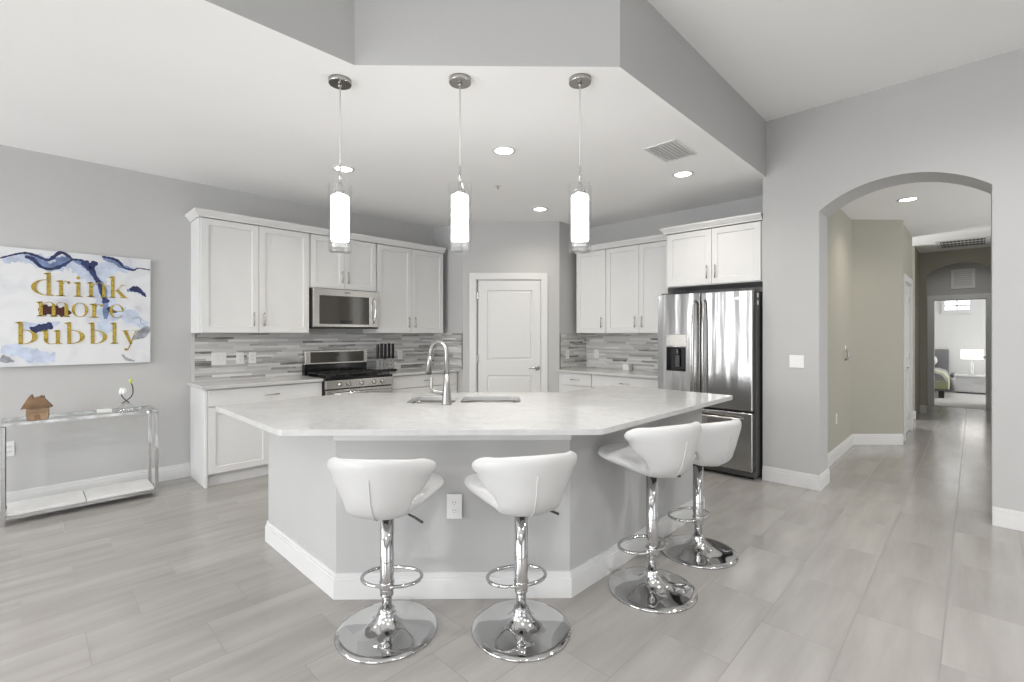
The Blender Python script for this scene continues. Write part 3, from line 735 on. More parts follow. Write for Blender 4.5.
for gx in (0.02, 0.275, 0.53):
    g = MB(); gw = 0.236
    for yy in (-RD+0.02, -RD+0.25, -0.12): g.box(gx, yy-0.007, 0.934, gx+gw, yy+0.007, 0.946)
    for xx in (gx+0.007, gx+gw/2, gx+gw-0.007): g.box(xx-0.007, -RD+0.014, 0.934, xx+0.007, -0.114, 0.946)
    for xx in (gx+0.007, gx+gw-0.007):
        for yy in (-RD+0.02, -0.12): g.box(xx-0.006, yy-0.006, 0.911, xx+0.006, yy+0.006, 0.936)
    obj('grate', g, 'iron', t, bevel=0.002)
for bx, by in ((0.138, -0.45), (0.138, -0.22), (0.393, -0.33), (0.648, -0.45), (0.648, -0.22)):
    obj('burner', MB().lathe([(0.045, 0), (0.045, 0.010), (0.03, 0.013), (0.03, 0.020), (0.0, 0.021)][:-1], 20, (bx, by, 0.911)), 'iron', t)

# ------------------------------------------------------------------ knife block and knives
KX, KY = -5.245, 3.118
t = thing('knife_block', 'black upright knife block on the counter right of the range', 'knife block', (KX, KY, 0.907), R90)
obj('base', MB().box(-0.135, -0.065, 0, 0.135, 0.065, 0.028), 'black_gloss', t, bevel=0.004)
obj('magnet_panel', MB().box(-0.125, -0.005, 0.028, 0.125, 0.02, 0.20), 'thick_glass', t, bevel=0.003)
knife_lbl = ['leftmost', 'second from left', 'middle', 'second from right', 'rightmost']
proto = None
for i in range(5):
    x = -0.105+i*0.0525
    if proto is None:
        k = thing('kitchen_knife', '', 'knife', (0, 0, 0), R90, 'knives in the block')
        obj('blade', MB().prism([(-0.018, 0.0), (0.016, 0.0), (0.016, 0.13), (-0.018, 0.13), (-0.020, 0.05)], -0.0015, 0.0015, Matrix.Rotation(R90, 4, 'X')), 'steel_blade', k)
        obj('handle', MB().box(-0.015, -0.011, 0.125, 0.015, 0.011, 0.315), 'black_gloss', k, bevel=0.005)
        proto = k
    else:
        k = copy_tree(proto)
    k.location = (KX+0.020, KY+x, 0.937+(0.004 if i % 2 else 0))
    k['label'] = 'black-handled kitchen knife, %s of five in the knife block' % knife_lbl[i]

# ------------------------------------------------------------------ refrigerator
t = thing('refrigerator', 'stainless french-door refrigerator with dispenser under the deep cabinet', 'refrigerator', (-1.93, FY, 0), 0)
FX0, FX1 = -0.470, 0.472
obj('fridge_body', MB().box(FX0, -0.69, 0.03, FX1, -0.03, 1.775), 'fridge_side', t, bevel=0.006)
YF = -0.775
dl = MB().panel(FX0-0.012, -0.030, 0.648, 1.782, YF, 0.08, [(-0.388, -0.176, 0.985, 1.236)], [(0.004, 0.002), (0.003, 0.055)])
d = obj('door', dl, 'stainless', t, bevel=0.010, seg=3)
obj('dispenser_recess', MB().box(-0.381, YF+0.050, 0.992, -0.183, YF+0.0565, 1.229).box(-0.381, YF+0.001, 0.992, -0.377, YF+0.056, 1.229).box(-0.187, YF+0.001, 0.992, -0.183, YF+0.056, 1.229).box(-0.381, YF+0.001, 1.225, -0.183, YF+0.056, 1.229).box(-0.381, YF+0.001, 0.992, -0.183, YF+0.056, 1.0), 'black_gloss', d)
obj('dispenser_lever', MB().box(-0.30, YF+0.022, 1.03, -0.255, YF+0.034, 1.15).lathe([(0.026, 0), (0.022, 0.05)], 14, (-0.278, YF+0.03, 1.165)), 'dark_metal', d, bevel=0.003)
obj('dispenser_panel', MB().box(-0.388, YF-0.004, 1.245, -0.176, YF+0.002, 1.365), 'stainless_plain', d, bevel=0.003)
def fridge_handle(x, parent):
    obj('handle', MB().tube([(x, YF, 1.70), (x, YF-0.045, 1.675), (x, YF-0.062, 1.45), (x, YF-0.068, 1.22), (x, YF-0.062, 0.98), (x, YF-0.045, 0.755), (x, YF, 0.73)], 0.013, 12), 'nickel', parent)
fridge_handle(-0.075, d)
d = obj('door', MB().box(-0.022, YF, 0.648, FX1-0.012, YF+0.08, 1.782), 'stainless', t, bevel=0.010, seg=3)
fridge_handle(0.022, d)
obj('badge', MB().box(0.30, YF-0.0015, 1.70, 0.385, YF+0.001, 1.718), 'chrome', d, bevel=0.0005)
d = obj('freezer_drawer', MB().box(FX0-0.012, YF, 0.085, FX1-0.012, YF+0.08, 0.632), 'stainless', t, bevel=0.010, seg=3)
obj('handle', MB().tube([(-0.38, YF, 0.575), (-0.37, YF-0.05, 0.575), (0, YF-0.065, 0.575), (0.36, YF-0.05, 0.575), (0.37, YF, 0.575)], 0.013, 12), 'nickel', d)
obj('kick_grille', MB().box(FX0, -0.72, 0.025, FX1, -0.68, 0.08), 'fridge_side', t, bevel=0.004)
for x in (FX0+0.06, FX1-0.06):
    obj('foot', MB().lathe([(0.025, 0), (0.025, 0.012), (0.012, 0.015), (0.012, 0.032)], 14, (x, -0.66, 0)), 'black_matte', t)
for x in (FX0+0.05, FX1-0.05):
    obj('hinge_cover', MB().box(x-0.04, -0.74, 1.776, x+0.04, -0.62, 1.798), 'fridge_side', t, bevel=0.006)
for z in (1.665, 1.735):
    obj('door_clip', MB().box(FX1-0.002, -0.685, z-0.02, FX1+0.004, -0.655, z+0.02), 'plastic_white', t, bevel=0.001)

# ------------------------------------------------------------------ island
def rot45(u, v): return ((u-v)*0.70711, (u+v)*0.70711)     # u to the right along the front, v away
t = thing('kitchen_island', 'angled gray painted kitchen island with white baseboard', 'island', (0, 0, 0), 0)
body = [(-3.352, 1.128), (-2.374, 1.128), (-1.514, 1.988), (-1.514, 3.66), (-2.33, 3.66), (-2.33, 2.95), (-3.352, 1.93)]

bbm = MB()
def off(poly, e):
    n = len(poly); out = []
    for i in range(n):
        p0, p1, p2 = Vector(poly[i-1]), Vector(poly[i]), Vector(poly[(i+1) % n])
        d1 = (p1-p0).normalized(); d2 = (p2-p1).normalized()
        n1 = Vector((d1.y, -d1.x)); n2 = Vector((d2.y, -d2.x))
        b = (n1+n2); b = b/(1+n1.dot(n2))
        out.append(tuple(p1+b*e))
    return out
filled('island_body', [body, off(body, -0.10)], 0, 0.876, 'island_paint', t)
for e, z0, z1 in ((0.016, 0, 0.098), (0.012, 0.098, 0.113), (0.008, 0.113, 0.133)):
    oo, ii = off(body, e), off(body, -0.002)
    for k in range(len(oo)):
        k2 = (k+1) % len(oo)
        bbm.prism([oo[k], oo[k2], ii[k2], ii[k]], z0, z1)
obj('baseboard', bbm, 'trim_white', t)
# white support rail under the overhang on the angled front
rail = MB().box(-0.006, -0.018, 0.820, 1.222, 0.0, 0.8755)
obj('support_rail', rail, 'trim_white', t, (-2.374-0.0004, 1.128-0.0004, 0), D45, bevel=0.002)
top = [(-3.505, 0.857), (-2.412, 0.857), (-1.303, 1.966), (-1.303, 3.735), (-2.36, 3.735), (-2.36, 2.97), (-3.505, 1.83)]
def uvn(u, v, cu, cv): return rot45(cu+u, cv+v)
# sink bowls: centre of the sink in (u, v) of the angled front
SU, SV = -0.292, 3.36
def rrect(u0, u1, v0, v1, r, n=5):
    pts = []
    for cu, cv, a0 in ((u1-r, v0+r, -90), (u1-r, v1-r, 0), (u0+r, v1-r, 90), (u0+r, v0+r, 180)):
        for i in range(n+1):
            a = math.radians(a0+90*i/n); pts.append((cu+r*math.cos(a), cv+r*math.sin(a)))
    return pts
bowlA = rrect(SU-0.385, SU-0.055, SV-0.17, SV+0.17, 0.07)
bowlB = rrect(SU-0.020, SU+0.395, SV-0.17, SV+0.17, 0.07)
holes = [[rot45(*p) for p in b] for b in (bowlA, bowlB)]
def rounded(poly, r=0.03, n=4):
    out = []
    for i in range(len(poly)):
        p0, p1, p2 = Vector(poly[i-1]), Vector(poly[i]), Vector(poly[(i+1) % len(poly)])
        a = p1+(p0-p1).normalized()*r; b = p1+(p2-p1).normalized()*r
        for k in range(n+1):
            s = k/n; out.append(tuple(a*(1-s)**2+p1*2*s*(1-s)+b*s*s))
    return out
o = filled('island_countertop', [rounded(top)]+holes, 0.8765, 0.9065, 'quartz', bevel=0.003)
tag(o, 'large pale quartz countertop with angled front on the island', 'countertop')
t = thing('kitchen_sink', 'double-bowl steel undermount sink in the island countertop', 'sink', (*rot45(SU, SV), 0.876), D45)
for nm, (u0, u1) in (('bowl', (-0.385, -0.055)), ('bowl', (-0.020, 0.395))):
    outer = rrect(u0-0.012, u1+0.012, -0.182, 0.182, 0.08); 
    m = MB(); prev = None
    for ins, z in ((-0.012, 0.0), (0.0, 0.0), (0.004, -0.03), (0.012, -0.15), (0.045, -0.185), (0.12, -0.19)):
        ring = rrect(u0+ins, u1-ins, -0.17+ins, 0.17-ins, max(0.02, 0.07-ins*0.3))
        vs = [m.bm.verts.new((a, b, z)) for a, b in ring]
        if prev:
            for i in range(len(vs)): m._face([prev[i], prev[(i+1) % len(vs)], vs[(i+1) % len(vs)], vs[i]], True)
        prev = vs
    m._face(prev)
    bw = obj(nm, m, 'sink_steel', t)
    obj('drain', MB().lathe([(0.045, -0.1895), (0.045, -0.186), (0.03, -0.186), (0.025, -0.188)], 20, ((u0+u1)/2, 0, 0)), 'chrome', bw)
fu, fv = -0.390, 3.138
t = thing('kitchen_faucet', 'tall brushed gooseneck faucet standing beside the island sink', 'faucet', (*rot45(fu, fv), 0.9065), D45)
obj('base', MB().lathe([(0.034, 0), (0.034, 0.006), (0.030, 0.02), (0.026, 0.08), (0.022, 0.11), (0.0175, 0.22)], 24), 'brushed', t)
arcpts = [(0, 0, 0.20), (0, 0, 0.30)]
dx, dy = -0.80, 0.60
for i in range(11):
    a = PI*i/10
    rr = 0.075; s = rr-rr*math.cos(a)
    arcpts.append((dx*s, dy*s, 0.335+rr*math.sin(a)))
arcpts.append((dx*0.155, dy*0.155, 0.315))
obj('neck', MB().tube(arcpts, 0.0145, 14, rads=[0.019, 0.0155]+[0.0145]*12), 'brushed', t)
obj('spray_head', MB().tube([(dx*0.155, dy*0.155, 0.318), (dx*0.162, dy*0.162, 0.27), (dx*0.172, dy*0.172, 0.19)], 0.018, 14, rads=[0.0155, 0.019, 0.0225]), 'brushed', t)
obj('spray_button', MB().box(-0.142, 0.108, 0.225, -0.128, 0.118, 0.285), 'black_matte', t, bevel=0.003)
obj('handle', MB().tube([(0, 0, 0.075), (-0.05, 0.0, 0.078), (-0.085, 0, 0.085), (-0.10, 0, 0.11), (-0.098, 0, 0.17), (-0.104, 0, 0.18)], 0.012, 12, rads=[0.017, 0.016, 0.014, 0.011, 0.009, 0.006]), 'brushed', t)

# ------------------------------------------------------------------ bar stools (local frame: sitter faces +y)
def smooth_interp(xs, ys, x):
    if x <= xs[0]: return ys[0]
    for i in range(len(xs)-1):
        if x <= xs[i+1]:
            t = (x-xs[i])/(xs[i+1]-xs[i])
            m0 = (ys[i+1]-ys[i-1])/(xs[i+1]-xs[i-1])*(xs[i+1]-xs[i]) if i > 0 else ys[i+1]-ys[i]
            m1 = (ys[i+2]-ys[i])/(xs[i+2]-xs[i])*(xs[i+1]-xs[i]) if i+2 < len(xs) else ys[i+1]-ys[i]
            return (2*t**3-3*t*t+1)*ys[i]+(t**3-2*t*t+t)*m0+(-2*t**3+3*t*t)*ys[i+1]+(t**3-t*t)*m1
    return ys[-1]
S  = [0.00, 0.10, 0.22, 0.36, 0.48, 0.58, 0.68, 0.80, 0.91, 1.00]
PY = [0.230, 0.19, 0.12, 0.02, -0.06, -0.135, -0.180, -0.205, -0.220, -0.230]
PZ = [0.640, 0.648, 0.634, 0.608, 0.588, 0.590, 0.640, 0.730, 0.800, 0.848]
PWD = [0.155, 0.222, 0.240, 0.195, 0.145, 0.142, 0.172, 0.226, 0.250, 0.214]
CV = [0.000, 0.004, 0.010, 0.016, 0.016, 0.030, 0.095, 0.145, 0.160, 0.150]      # how far the edges curl up / forward
def shell_point(s, u, extra=0.0):
    y, z, w, c = (smooth_interp(S, q, s) for q in (PY, PZ, PWD, CV))
    e = 1e-3
    ty = smooth_interp(S, PY, min(1, s+e))-smooth_interp(S, PY, max(0, s-e)); tz = smooth_interp(S, PZ, min(1, s+e))-smooth_interp(S, PZ, max(0, s-e))
    l = math.hypot(ty, tz) or 1
    ny, nz = tz/l, -ty/l            # towards the sitter
    if nz < 0 and ny < 0: ny, nz = -ny, -nz
    k = c*u*u+extra
    rd = max(0.0, (s-0.80)/0.20); rf = max(0.0, (0.14-s)/0.14)
    return (w*u*(1-0.06*rd*abs(u)), y+ny*k-0.035*rf*abs(u)**3, z+nz*k-0.030*rd*abs(u)**4-0.046*rd*u*u)
def make_stool():
    t = thing('bar_stool', '', 'bar stool', (0, 0, 0), 0, 'white swivel bar stools around the island')
    # padded shell: front and back skins that meet in a rounded rim
    NS, NU, TH = 44, 26, 0.0265
    m = MB(); skins = ([], [])
    for i in range(NS+1):
        sv = 0.5-0.5*math.cos(PI*i/NS); ra, rb = [], []
        for j in range(NU+1):
            uv_ = math.sin(PI/2*(-1+2*j/NU))
            p = Vector(shell_point(sv, uv_)); e = 2e-3
            ds = Vector(shell_point(min(1, sv+e), uv_))-Vector(shell_point(max(0, sv-e), uv_))
            du = Vector(shell_point(sv, min(1, uv_+e)))-Vector(shell_point(sv, max(-1, uv_-e)))
            n = ds.cross(du).normalized()
            h = TH*math.sqrt(max(0.0, 1-abs(uv_)**9))*math.sqrt(max(0.0, 1-abs(2*sv-1)**22))
            ra.append(p+n*h); rb.append(p-n*h)
        skins[0].append(ra); skins[1].append(rb)
    m.grid(skins[0]); m.grid(skins[1])
    bmesh.ops.remove_doubles(m.bm, verts=m.bm.verts[:], dist=1e-5)
    obj('seat_shell', m, 'leather_white', t)
    obj('back_seam', MB().tube([shell_point(0.86-0.31*i/12, 0.0, -0.0272) for i in range(13)], 0.0032, 6), 'seam_gray', t)
    obj('mount_plate', MB().box(-0.045, -0.075, 0.556, 0.045, 0.075, 0.572), 'fridge_side', t, bevel=0.002)
    obj('lever', MB().tube([(0.0, 0.01, 0.553), (0.08, 0.0, 0.550), (0.14, -0.02, 0.530), (0.175, -0.03, 0.515)], 0.0055, 8, rads=[0.005, 0.005, 0.006, 0.0065]), 'dark_metal', t)
    obj('column', MB().lathe([(0.0295, 0.165), (0.031, 0.170), (0.031, 0.570)], 28), 'chrome', t)
    obj('gas_lift', MB().lathe([(0.0235, 0.085), (0.0235, 0.32)], 24), 'chrome', t)
    obj('base', MB().lathe([(0.226, 0.0), (0.230, 0.006), (0.226, 0.012), (0.20, 0.017), (0.15, 0.024), (0.105, 0.034), (0.075, 0.047), (0.055, 0.064), (0.043, 0.082), (0.038, 0.094), (0.038, 0.104), (0.033, 0.110), (0.024, 0.110)], 56), 'chrome', t)
    # D-shaped foot ring clamped to the column
    pts = []
    for i in range(28):
        a = 2*PI*i/28
        x = 0.142*math.cos(a); y = 0.095*math.sin(a)
        x = math.copysign(abs(x/0.142)**0.85*0.142, x)
        pts.append((x, 0.075+y, 0.212))
    fr = obj('foot_ring', MB().tube(pts, 0.0085, 10, closed=True), 'chrome', t)
    obj('clamp', MB().lathe([(0.034, 0.195), (0.0345, 0.20), (0.0345, 0.225), (0.034, 0.23)], 24), 'chrome', fr)
    return t
stools = [(-1.945, 1.169, 41, 0.0, 'white bar stool at the angled island front, leftmost of the four'),
          (-1.508, 1.609, 60, 0.012, 'white bar stool at the island front just right of the outlet'),
          (-1.240, 2.350, 71, 0.075, 'white bar stool on the right side of the island, nearer the camera'),
          (-1.245, 2.955, 72, 0.012, 'white bar stool on the right side of the island, nearest the fridge')]
proto = make_stool()
for i, (x, y, a, dz, lb) in enumerate(stools):
    s = proto if i == 0 else copy_tree(proto)
    for ch in s.children:          # the gas lift sets each seat at its own height
        if ch.name.split('.')[0] in ('seat_shell', 'back_seam', 'mount_plate', 'lever', 'column'): ch.location.z = dz
    s.location = (x, y, 0); s.rotation_euler = (0, 0, math.radians(a)); s['label'] = lb

# ------------------------------------------------------------------ pendants
def make_pendant():
    t = thing('pendant_light', '', 'pendant light', (0, 0, 0), 0, 'glass cylinder pendants over the island')
    obj('canopy', MB().lathe([(0.062, -0.026), (0.064, -0.020), (0.064, 0.0)], 28).lathe([(0.010, -0.045), (0.012, -0.026)], 12), 'nickel', t)
    obj('cord', MB().tube([(0, 0, -0.04), (0, 0, -0.505)], 0.0035, 8), 'seam_gray', t)
    obj('stem', MB().lathe([(0.0065, -0.60), (0.0065, -0.50)], 10).lathe([(0.030, -0.672), (0.030, -0.645), (0.018, -0.632), (0.012, -0.600)], 20), 'chrome', t)
    g = obj('glass_cylinder', MB().lathe([(0.064, -0.998), (0.066, -0.99), (0.066, -0.603)], 32, capb=False, capt=False).lathe([(0.060, -0.603), (0.060, -0.99)], 32, capb=False, capt=False), 'clear_glass', t)
    obj('diffuser', MB().lathe([(0.047, -0.930), (0.049, -0.925), (0.049, -0.678), (0.045, -0.672)], 28), 'lamp_glow', t)
    obj('glass_disc', MB().lathe([(0.058, -0.998), (0.058, -0.988)], 28).lathe([(0.050, -0.975), (0.050, -0.965)], 28).lathe([(0.050, -0.952), (0.050, -0.942)], 28), 'thick_glass', t)
    return t
proto = make_pendant()
for i, (x, y, lb) in enumerate([(-2.631, 1.275, 'left'), (-2.125, 1.752, 'middle'), (-1.63, 2.235, 'right')]):
    p = proto if i == 0 else copy_tree(proto)
    p.location = (x, y, CK)
    p['label'] = 'glowing glass cylinder pendant over the island, the %s of three' % lb
    area('pendant_bulb', (x, y, CK-1.01), (0, 0, 0), 0.09, 0.09, 2.0, (1, 0.97, 0.93), 'DISK')

# ------------------------------------------------------------------ ceiling fixtures
def make_can():
    t = thing('recessed_light', '', 'ceiling light', (0, 0, 0), 0, 'recessed ceiling lights')
    obj('trim_ring', MB().lathe([(0.070, -0.002), (0.074, -0.007), (0.094, -0.005), (0.096, 0.0)], 32, capb=False), 'trim_white', t)
    obj('lens', MB().lathe([(0.071, -0.004), (0.071, 0.0)], 28), 'can_glow', t)
    return t
proto = make_can()
for i, (x, y, z, lb, pw) in enumerate([
        (-4.02, 1.98, CK, 'round recessed ceiling light behind the left pendant', 36),
        (-2.701, 2.681, CK, 'round recessed ceiling light between the middle and right pendants', 28),
        (-3.662, 4.231, CK, 'round recessed ceiling light in front of the pantry door', 28),
        (-1.92, 4.222, CK, 'round recessed ceiling light beside the square ceiling vent', 28),
        (-0.502, 6.474, CH, 'round recessed ceiling light in the hallway beyond the arch', 30)]):
    c = proto if i == 0 else copy_tree(proto)
    c.location = (x, y, z); c['label'] = lb
    spot('recessed_lamp', (x, y, z-0.02), pw, (1.0, 0.925, 0.79) if z == CK else (1.0, 0.93, 0.80))
t = thing('sprinkler_head', 'tiny sprinkler head on the kitchen ceiling', 'sprinkler', (-3.39, 3.28, CK))
obj('escutcheon', MB().lathe([(0.026, -0.006), (0.030, 0.0)], 18), 'trim_white', t)
obj('head', MB().lathe([(0.012, -0.028), (0.012, -0.024), (0.005, -0.022), (0.005, -0.004)], 12), 'nickel', t)
t = thing('ceiling_vent', 'square white louvered vent on the kitchen ceiling', 'vent', (-1.75, 3.62, CK))
vf = MB()
for a, b, c, d in ((-0.135, -0.2, -0.115, 0.2), (0.115, -0.2, 0.135, 0.2), (-0.115, -0.2, 0.115, -0.18), (-0.115, 0.18, 0.115, 0.2)): vf.box(a, b, -0.008, c, d, 0)
obj('frame', vf, 'trim_white', t, bevel=0.002)
obj('backing', MB().box(-0.115, -0.18, -0.001, 0.115, 0.18, 0.0), 'trim_white', t)
for i in range(8):
    x = -0.1+i*0.0286
    obj('slat', MB().box(-0.011, -0.18, -0.001, 0.011, 0.18, 0.001), 'trim_white', t, (x, 0, -0.006)).rotation_euler = (0, math.radians(14), 0)
t = thing('return_grille', 'white return air grille with dark slots on the hallway ceiling', 'vent', (-0.135, 10.15, CH))
gf = MB()
for a, b, c, d in ((-0.30, -0.42, 0.30, -0.36), (-0.30, 0.36, 0.30, 0.42), (-0.30, -0.36, -0.25, 0.36), (0.25, -0.36, 0.30, 0.36), (-0.25, -0.135, 0.25, -0.105), (-0.25, 0.105, 0.25, 0.135)): gf.box(a, b, -0.01, c, d, 0)
obj('frame', gf, 'trim_white', t, bevel=0.002)
obj('backing', MB().box(-0.25, -0.36, -0.002, 0.25, 0.36, 0), 'slot_dark', t)
for i in range(12):
    obj('slat', MB().box(-0.004, -0.36, -0.007, 0.004, 0.36, -0.002), 'vent_gray', t, (-0.23+i*0.042, 0, 0))
t = thing('wall_vent', 'square white framed grille on the wall above the bedroom door', 'vent', (-0.157, 12.1, 2.39), 0)
gf = MB()
for a, b, c, d in ((-0.165, -0.18, 0.165, -0.135), (-0.165, 0.135, 0.165, 0.18), (-0.165, -0.135, -0.12, 0.135), (0.12, -0.135, 0.165, 0.135)): gf.box(a, -0.015, b, c, 0, d)
obj('frame', gf, 'trim_white', t, bevel=0.003)
obj('panel', MB().box(-0.12, -0.008, -0.135, 0.12, 0, 0.135), 'vent_gray', t)
for i in range(7):
    z = -0.118+i*0.039
    obj('slat', MB().box(-0.12, -0.012, z-0.004, 0.12, -0.008, z+0.010), 'trim_white', t)

# ------------------------------------------------------------------ console table
t = thing('console_table', 'chrome and glass console table with white lower shelf against the left wall', 'table', (-5.10, 0.335, 0), R90)
cw, cd, chh, tb = 0.455, 0.17, 0.735, 0.0125
def bar(m, a, b, r=tb):
    x0, x1 = sorted((a[0], b[0])); y0, y1 = sorted((a[1], b[1])); z0, z1 = sorted((a[2], b[2]))
    m.box(x0-r, y0-r, z0-r, x1+r, y1+r, z1+r)
for sx in (-1, 1):
    for sy in (-1, 1):
        m = MB(); bar(m, (sx*(cw-tb), sy*(cd-tb), tb), (sx*(cw-tb), sy*(cd-tb), chh-0.04)); obj('leg', m, 'chrome', t, bevel=0.002)
m = MB()
for sy in (-1, 1): bar(m, (-cw+tb, sy*(cd-tb), chh-tb), (cw-tb, sy*(cd-tb), chh-tb))
for sx in (-1, 1): bar(m, (sx*(cw-tb), -cd+3*tb, chh-tb), (sx*(cw-tb), cd-3*tb, chh-tb))
obj('top_frame', m, 'chrome', t, bevel=0.002)
obj('glass_top', MB().box(-cw+0.026, -cd+0.026, chh-0.012, cw-0.026, cd-0.026, chh-0.003), 'table_glass', t)
m = MB()
for sy in (-1, 1): bar(m, (-cw+3*tb, sy*(cd-tb), 0.055), (cw-3*tb, sy*(cd-tb), 0.055))
for sx in (-1, 1): bar(m, (sx*(cw-tb), -cd+3*tb, 0.055), (sx*(cw-tb), cd-3*tb, 0.055))
obj('shelf_frame', m, 'chrome', t, bevel=0.002)
obj('shelf_panel', MB().box(-cw+0.03, -cd+0.008, 0.068, -0.003, cd-0.008, 0.088), 'marble_white', t, bevel=0.002)
obj('shelf_panel', MB().box(0.003, -cd+0.008, 0.068, cw-0.03, cd-0.008, 0.088), 'marble_white', t, bevel=0.002)
# wooden house
t = thing('wooden_house', 'small brown wooden house ornament on the console table', 'ornament', (-4.985, 0.068, chh), R90-0.1)
RX = Matrix.Rotation(R90, 4, 'X')
obj('house_body', MB().prism([(-0.052, 0), (0.058, 0), (0.062, 0.03), (0.060, 0.105), (-0.058, 0.105), (-0.060, 0.03)], -0.03, 0.03, RX), 'wood_toy_pale', t, bevel=0.004)
obj('roof', MB().prism([(-0.088, 0.085), (-0.070, 0.088), (0.066, 0.088), (0.084, 0.090), (0.040, 0.150), (0.036, 0.178), (0.030, 0.165), (0.018, 0.180), (0.006, 0.166), (-0.006, 0.168), (-0.020, 0.160), (-0.030, 0.190), (-0.042, 0.178)], -0.04, 0.04, RX), 'wood_toy', t, bevel=0.003)
obj('icing_trim', MB().tube([(-0.055+0.0115*i, -0.031, 0.062+0.006*math.sin(i*1.9)) for i in range(11)], 0.0055, 6), 'wood_toy_pale', t)
obj('door', MB().prism([(-0.012, 0.0), (0.012, 0.0), (0.012, 0.032), (0, 0.042), (-0.012, 0.032)], 0.030, 0.034, RX), 'wood_toy', t)
# small white box
o = obj('trinket_box', MB().box(-0.045, -0.03, 0, 0.045, 0.03, 0.03), 'plastic_white', None, (-5.04, 0.45, chh), R90, bevel=0.004)
tag(o, 'small flat white box in the middle of the console table', 'box')
# glass flower ornament
t = thing('glass_flower_ornament', 'clear glass ornament with two dark crossed stems on the console table', 'ornament', (-4.99, 0.585, chh), R90)
obj('glass_base', MB().lathe([(0.062, 0), (0.070, 0.010), (0.066, 0.022), (0.050, 0.040), (0.030, 0.058), (0.012, 0.070)], 24), 'thick_glass', t)
obj('rim', MB().lathe([(0.078, 0.0), (0.082, 0.006), (0.075, 0.014), (0.060, 0.010)], 24, capb=False, capt=False), 'thick_glass', t)
obj('stem', MB().tube([(-0.030, 0, 0.068), (0.0, 0, 0.088), (0.030, 0, 0.115), (0.042, 0, 0.145), (0.042, 0, 0.185), (0.036, 0, 0.215), (0.028, 0, 0.232)], 0.0042, 8), 'stem_dark', t)
obj('stem', MB().tube([(0.020, 0.006, 0.068), (-0.002, 0.006, 0.088), (-0.024, 0.006, 0.118), (-0.034, 0.006, 0.140)], 0.0042, 8), 'stem_dark', t)
obj('bud', MB().sphere((0.028, 0, 0.245), 0.013, 0.013, 0.020), 'bud_green', t)
fl = MB()
for i in range(5):
    a = 2*PI*i/5
    fl.sphere((-0.022+0.014*math.cos(a), 0.006+0.014*math.sin(a), 0.166+0.006*math.sin(a*2)), 0.014, 0.012, 0.024, 10, 6)
obj('flower', fl, 'petal', t)

# ------------------------------------------------------------------ canvas with lettering (local x along the wall, z up, front -y)
CY0 = -0.135
t = thing('canvas_art', 'white and blue watercolor canvas with gold lettering on the left wall', 'painting', (WX, CY0, 0), R90)
obj('canvas', MB().box(0, -0.035, 1.113, 0.937, 0, 2.048), 'watercolor_canvas', t, bevel=0.002)
FYc = -0.0352
def ribbon(nm, mt, pts, widths, dy=0.0):
    m = MB()
    _ribbon(m, pts, widths, dy)
    return obj(nm, m, mt, t)
RIB = [0]
def _ribbon(m, pts, widths, dy=0.0):
    RIB[0] += 1; dy -= 0.00003*RIB[0]
    """flat brush stroke of changing width, 0.6 mm thick"""
    n = len(pts); P = [Vector((p[0], 0, p[1])) for p in pts]
    ps, ws = [], []
    for i in range(n-1):
        for k in range(6):
            s = k/6
            p0, p1, p2, p3 = P[max(0, i-1)], P[i], P[i+1], P[min(n-1, i+2)]
            ps.append(0.5*((2*p1)+(p2-p0)*s+(2*p0-5*p1+4*p2-p3)*s*s+(3*p1-p0-3*p2+p3)*s**3))
            ws.append(widths[i]*(1-s)+widths[i+1]*s)
    ps.append(P[-1]); ws.append(widths[-1])
    L_, R_ = [], []
    for i, p in enumerate(ps):
        d = (ps[min(i+1, len(ps)-1)]-ps[max(i-1, 0)]).normalized()
        nn = Vector((-d.z, 0, d.x)); w = ws[i]*(0.7+0.75*random.random())
        L_.append((p+nn*w)); R_.append((p-nn*w))
    for i in range(len(ps)-1):
        q = [Vector((v.x, y, v.z)) for y in (FYc+dy, FYc+dy-0.0006) for v in (L_[i], L_[i+1], R_[i+1], R_[i])]
        v = [m.bm.verts.new(x) for x in q]
        m._face(v[4:]); m._face(list(reversed(v[:4])))
        m._face([v[0], v[1], v[5], v[4]]); m._face([v[3], v[2], v[6], v[7]])
ribbon('pale_wash', 'ink_pale', [(0.02, 1.93), (0.10, 1.97), (0.20, 1.96), (0.30, 1.94), (0.41, 1.96), (0.50, 1.90), (0.58, 1.90), (0.68, 1.96), (0.78, 1.92)], [0.02, 0.035, 0.05, 0.05, 0.05, 0.06, 0.07, 0.045, 0.01])
ribbon('pale_wash', 'ink_pale', [(0.50, 1.90), (0.58, 1.80), (0.62, 1.68), (0.64, 1.55), (0.62, 1.42), (0.60, 1.34)], [0.04, 0.06, 0.055, 0.06, 0.045, 0.01], 0.0001)
ribbon('pale_wash', 'ink_pale', [(0.62, 1.62), (0.72, 1.56), (0.80, 1.52), (0.90, 1.44)], [0.02, 0.05, 0.05, 0.03], 0.0002)
ribbon('pale_wash', 'ink_pale', [(0.01, 1.25), (0.10, 1.24), (0.20, 1.19), (0.31, 1.18)], [0.035, 0.05, 0.045, 0.03], 0.0003)
ribbon('pale_wash', 'ink_pale', [(0.13, 1.43), (0.25, 1.43), (0.34, 1.47)], [0.03, 0.035, 0.01], 0.0001)
ribbon('blue_wash', 'ink_blue', [(0.137, 1.992), (0.19, 1.978), (0.24, 1.935), (0.30, 1.925), (0.36, 1.975), (0.40, 1.995)], [0.006, 0.018, 0.028, 0.022, 0.040, 0.008], -0.0006)
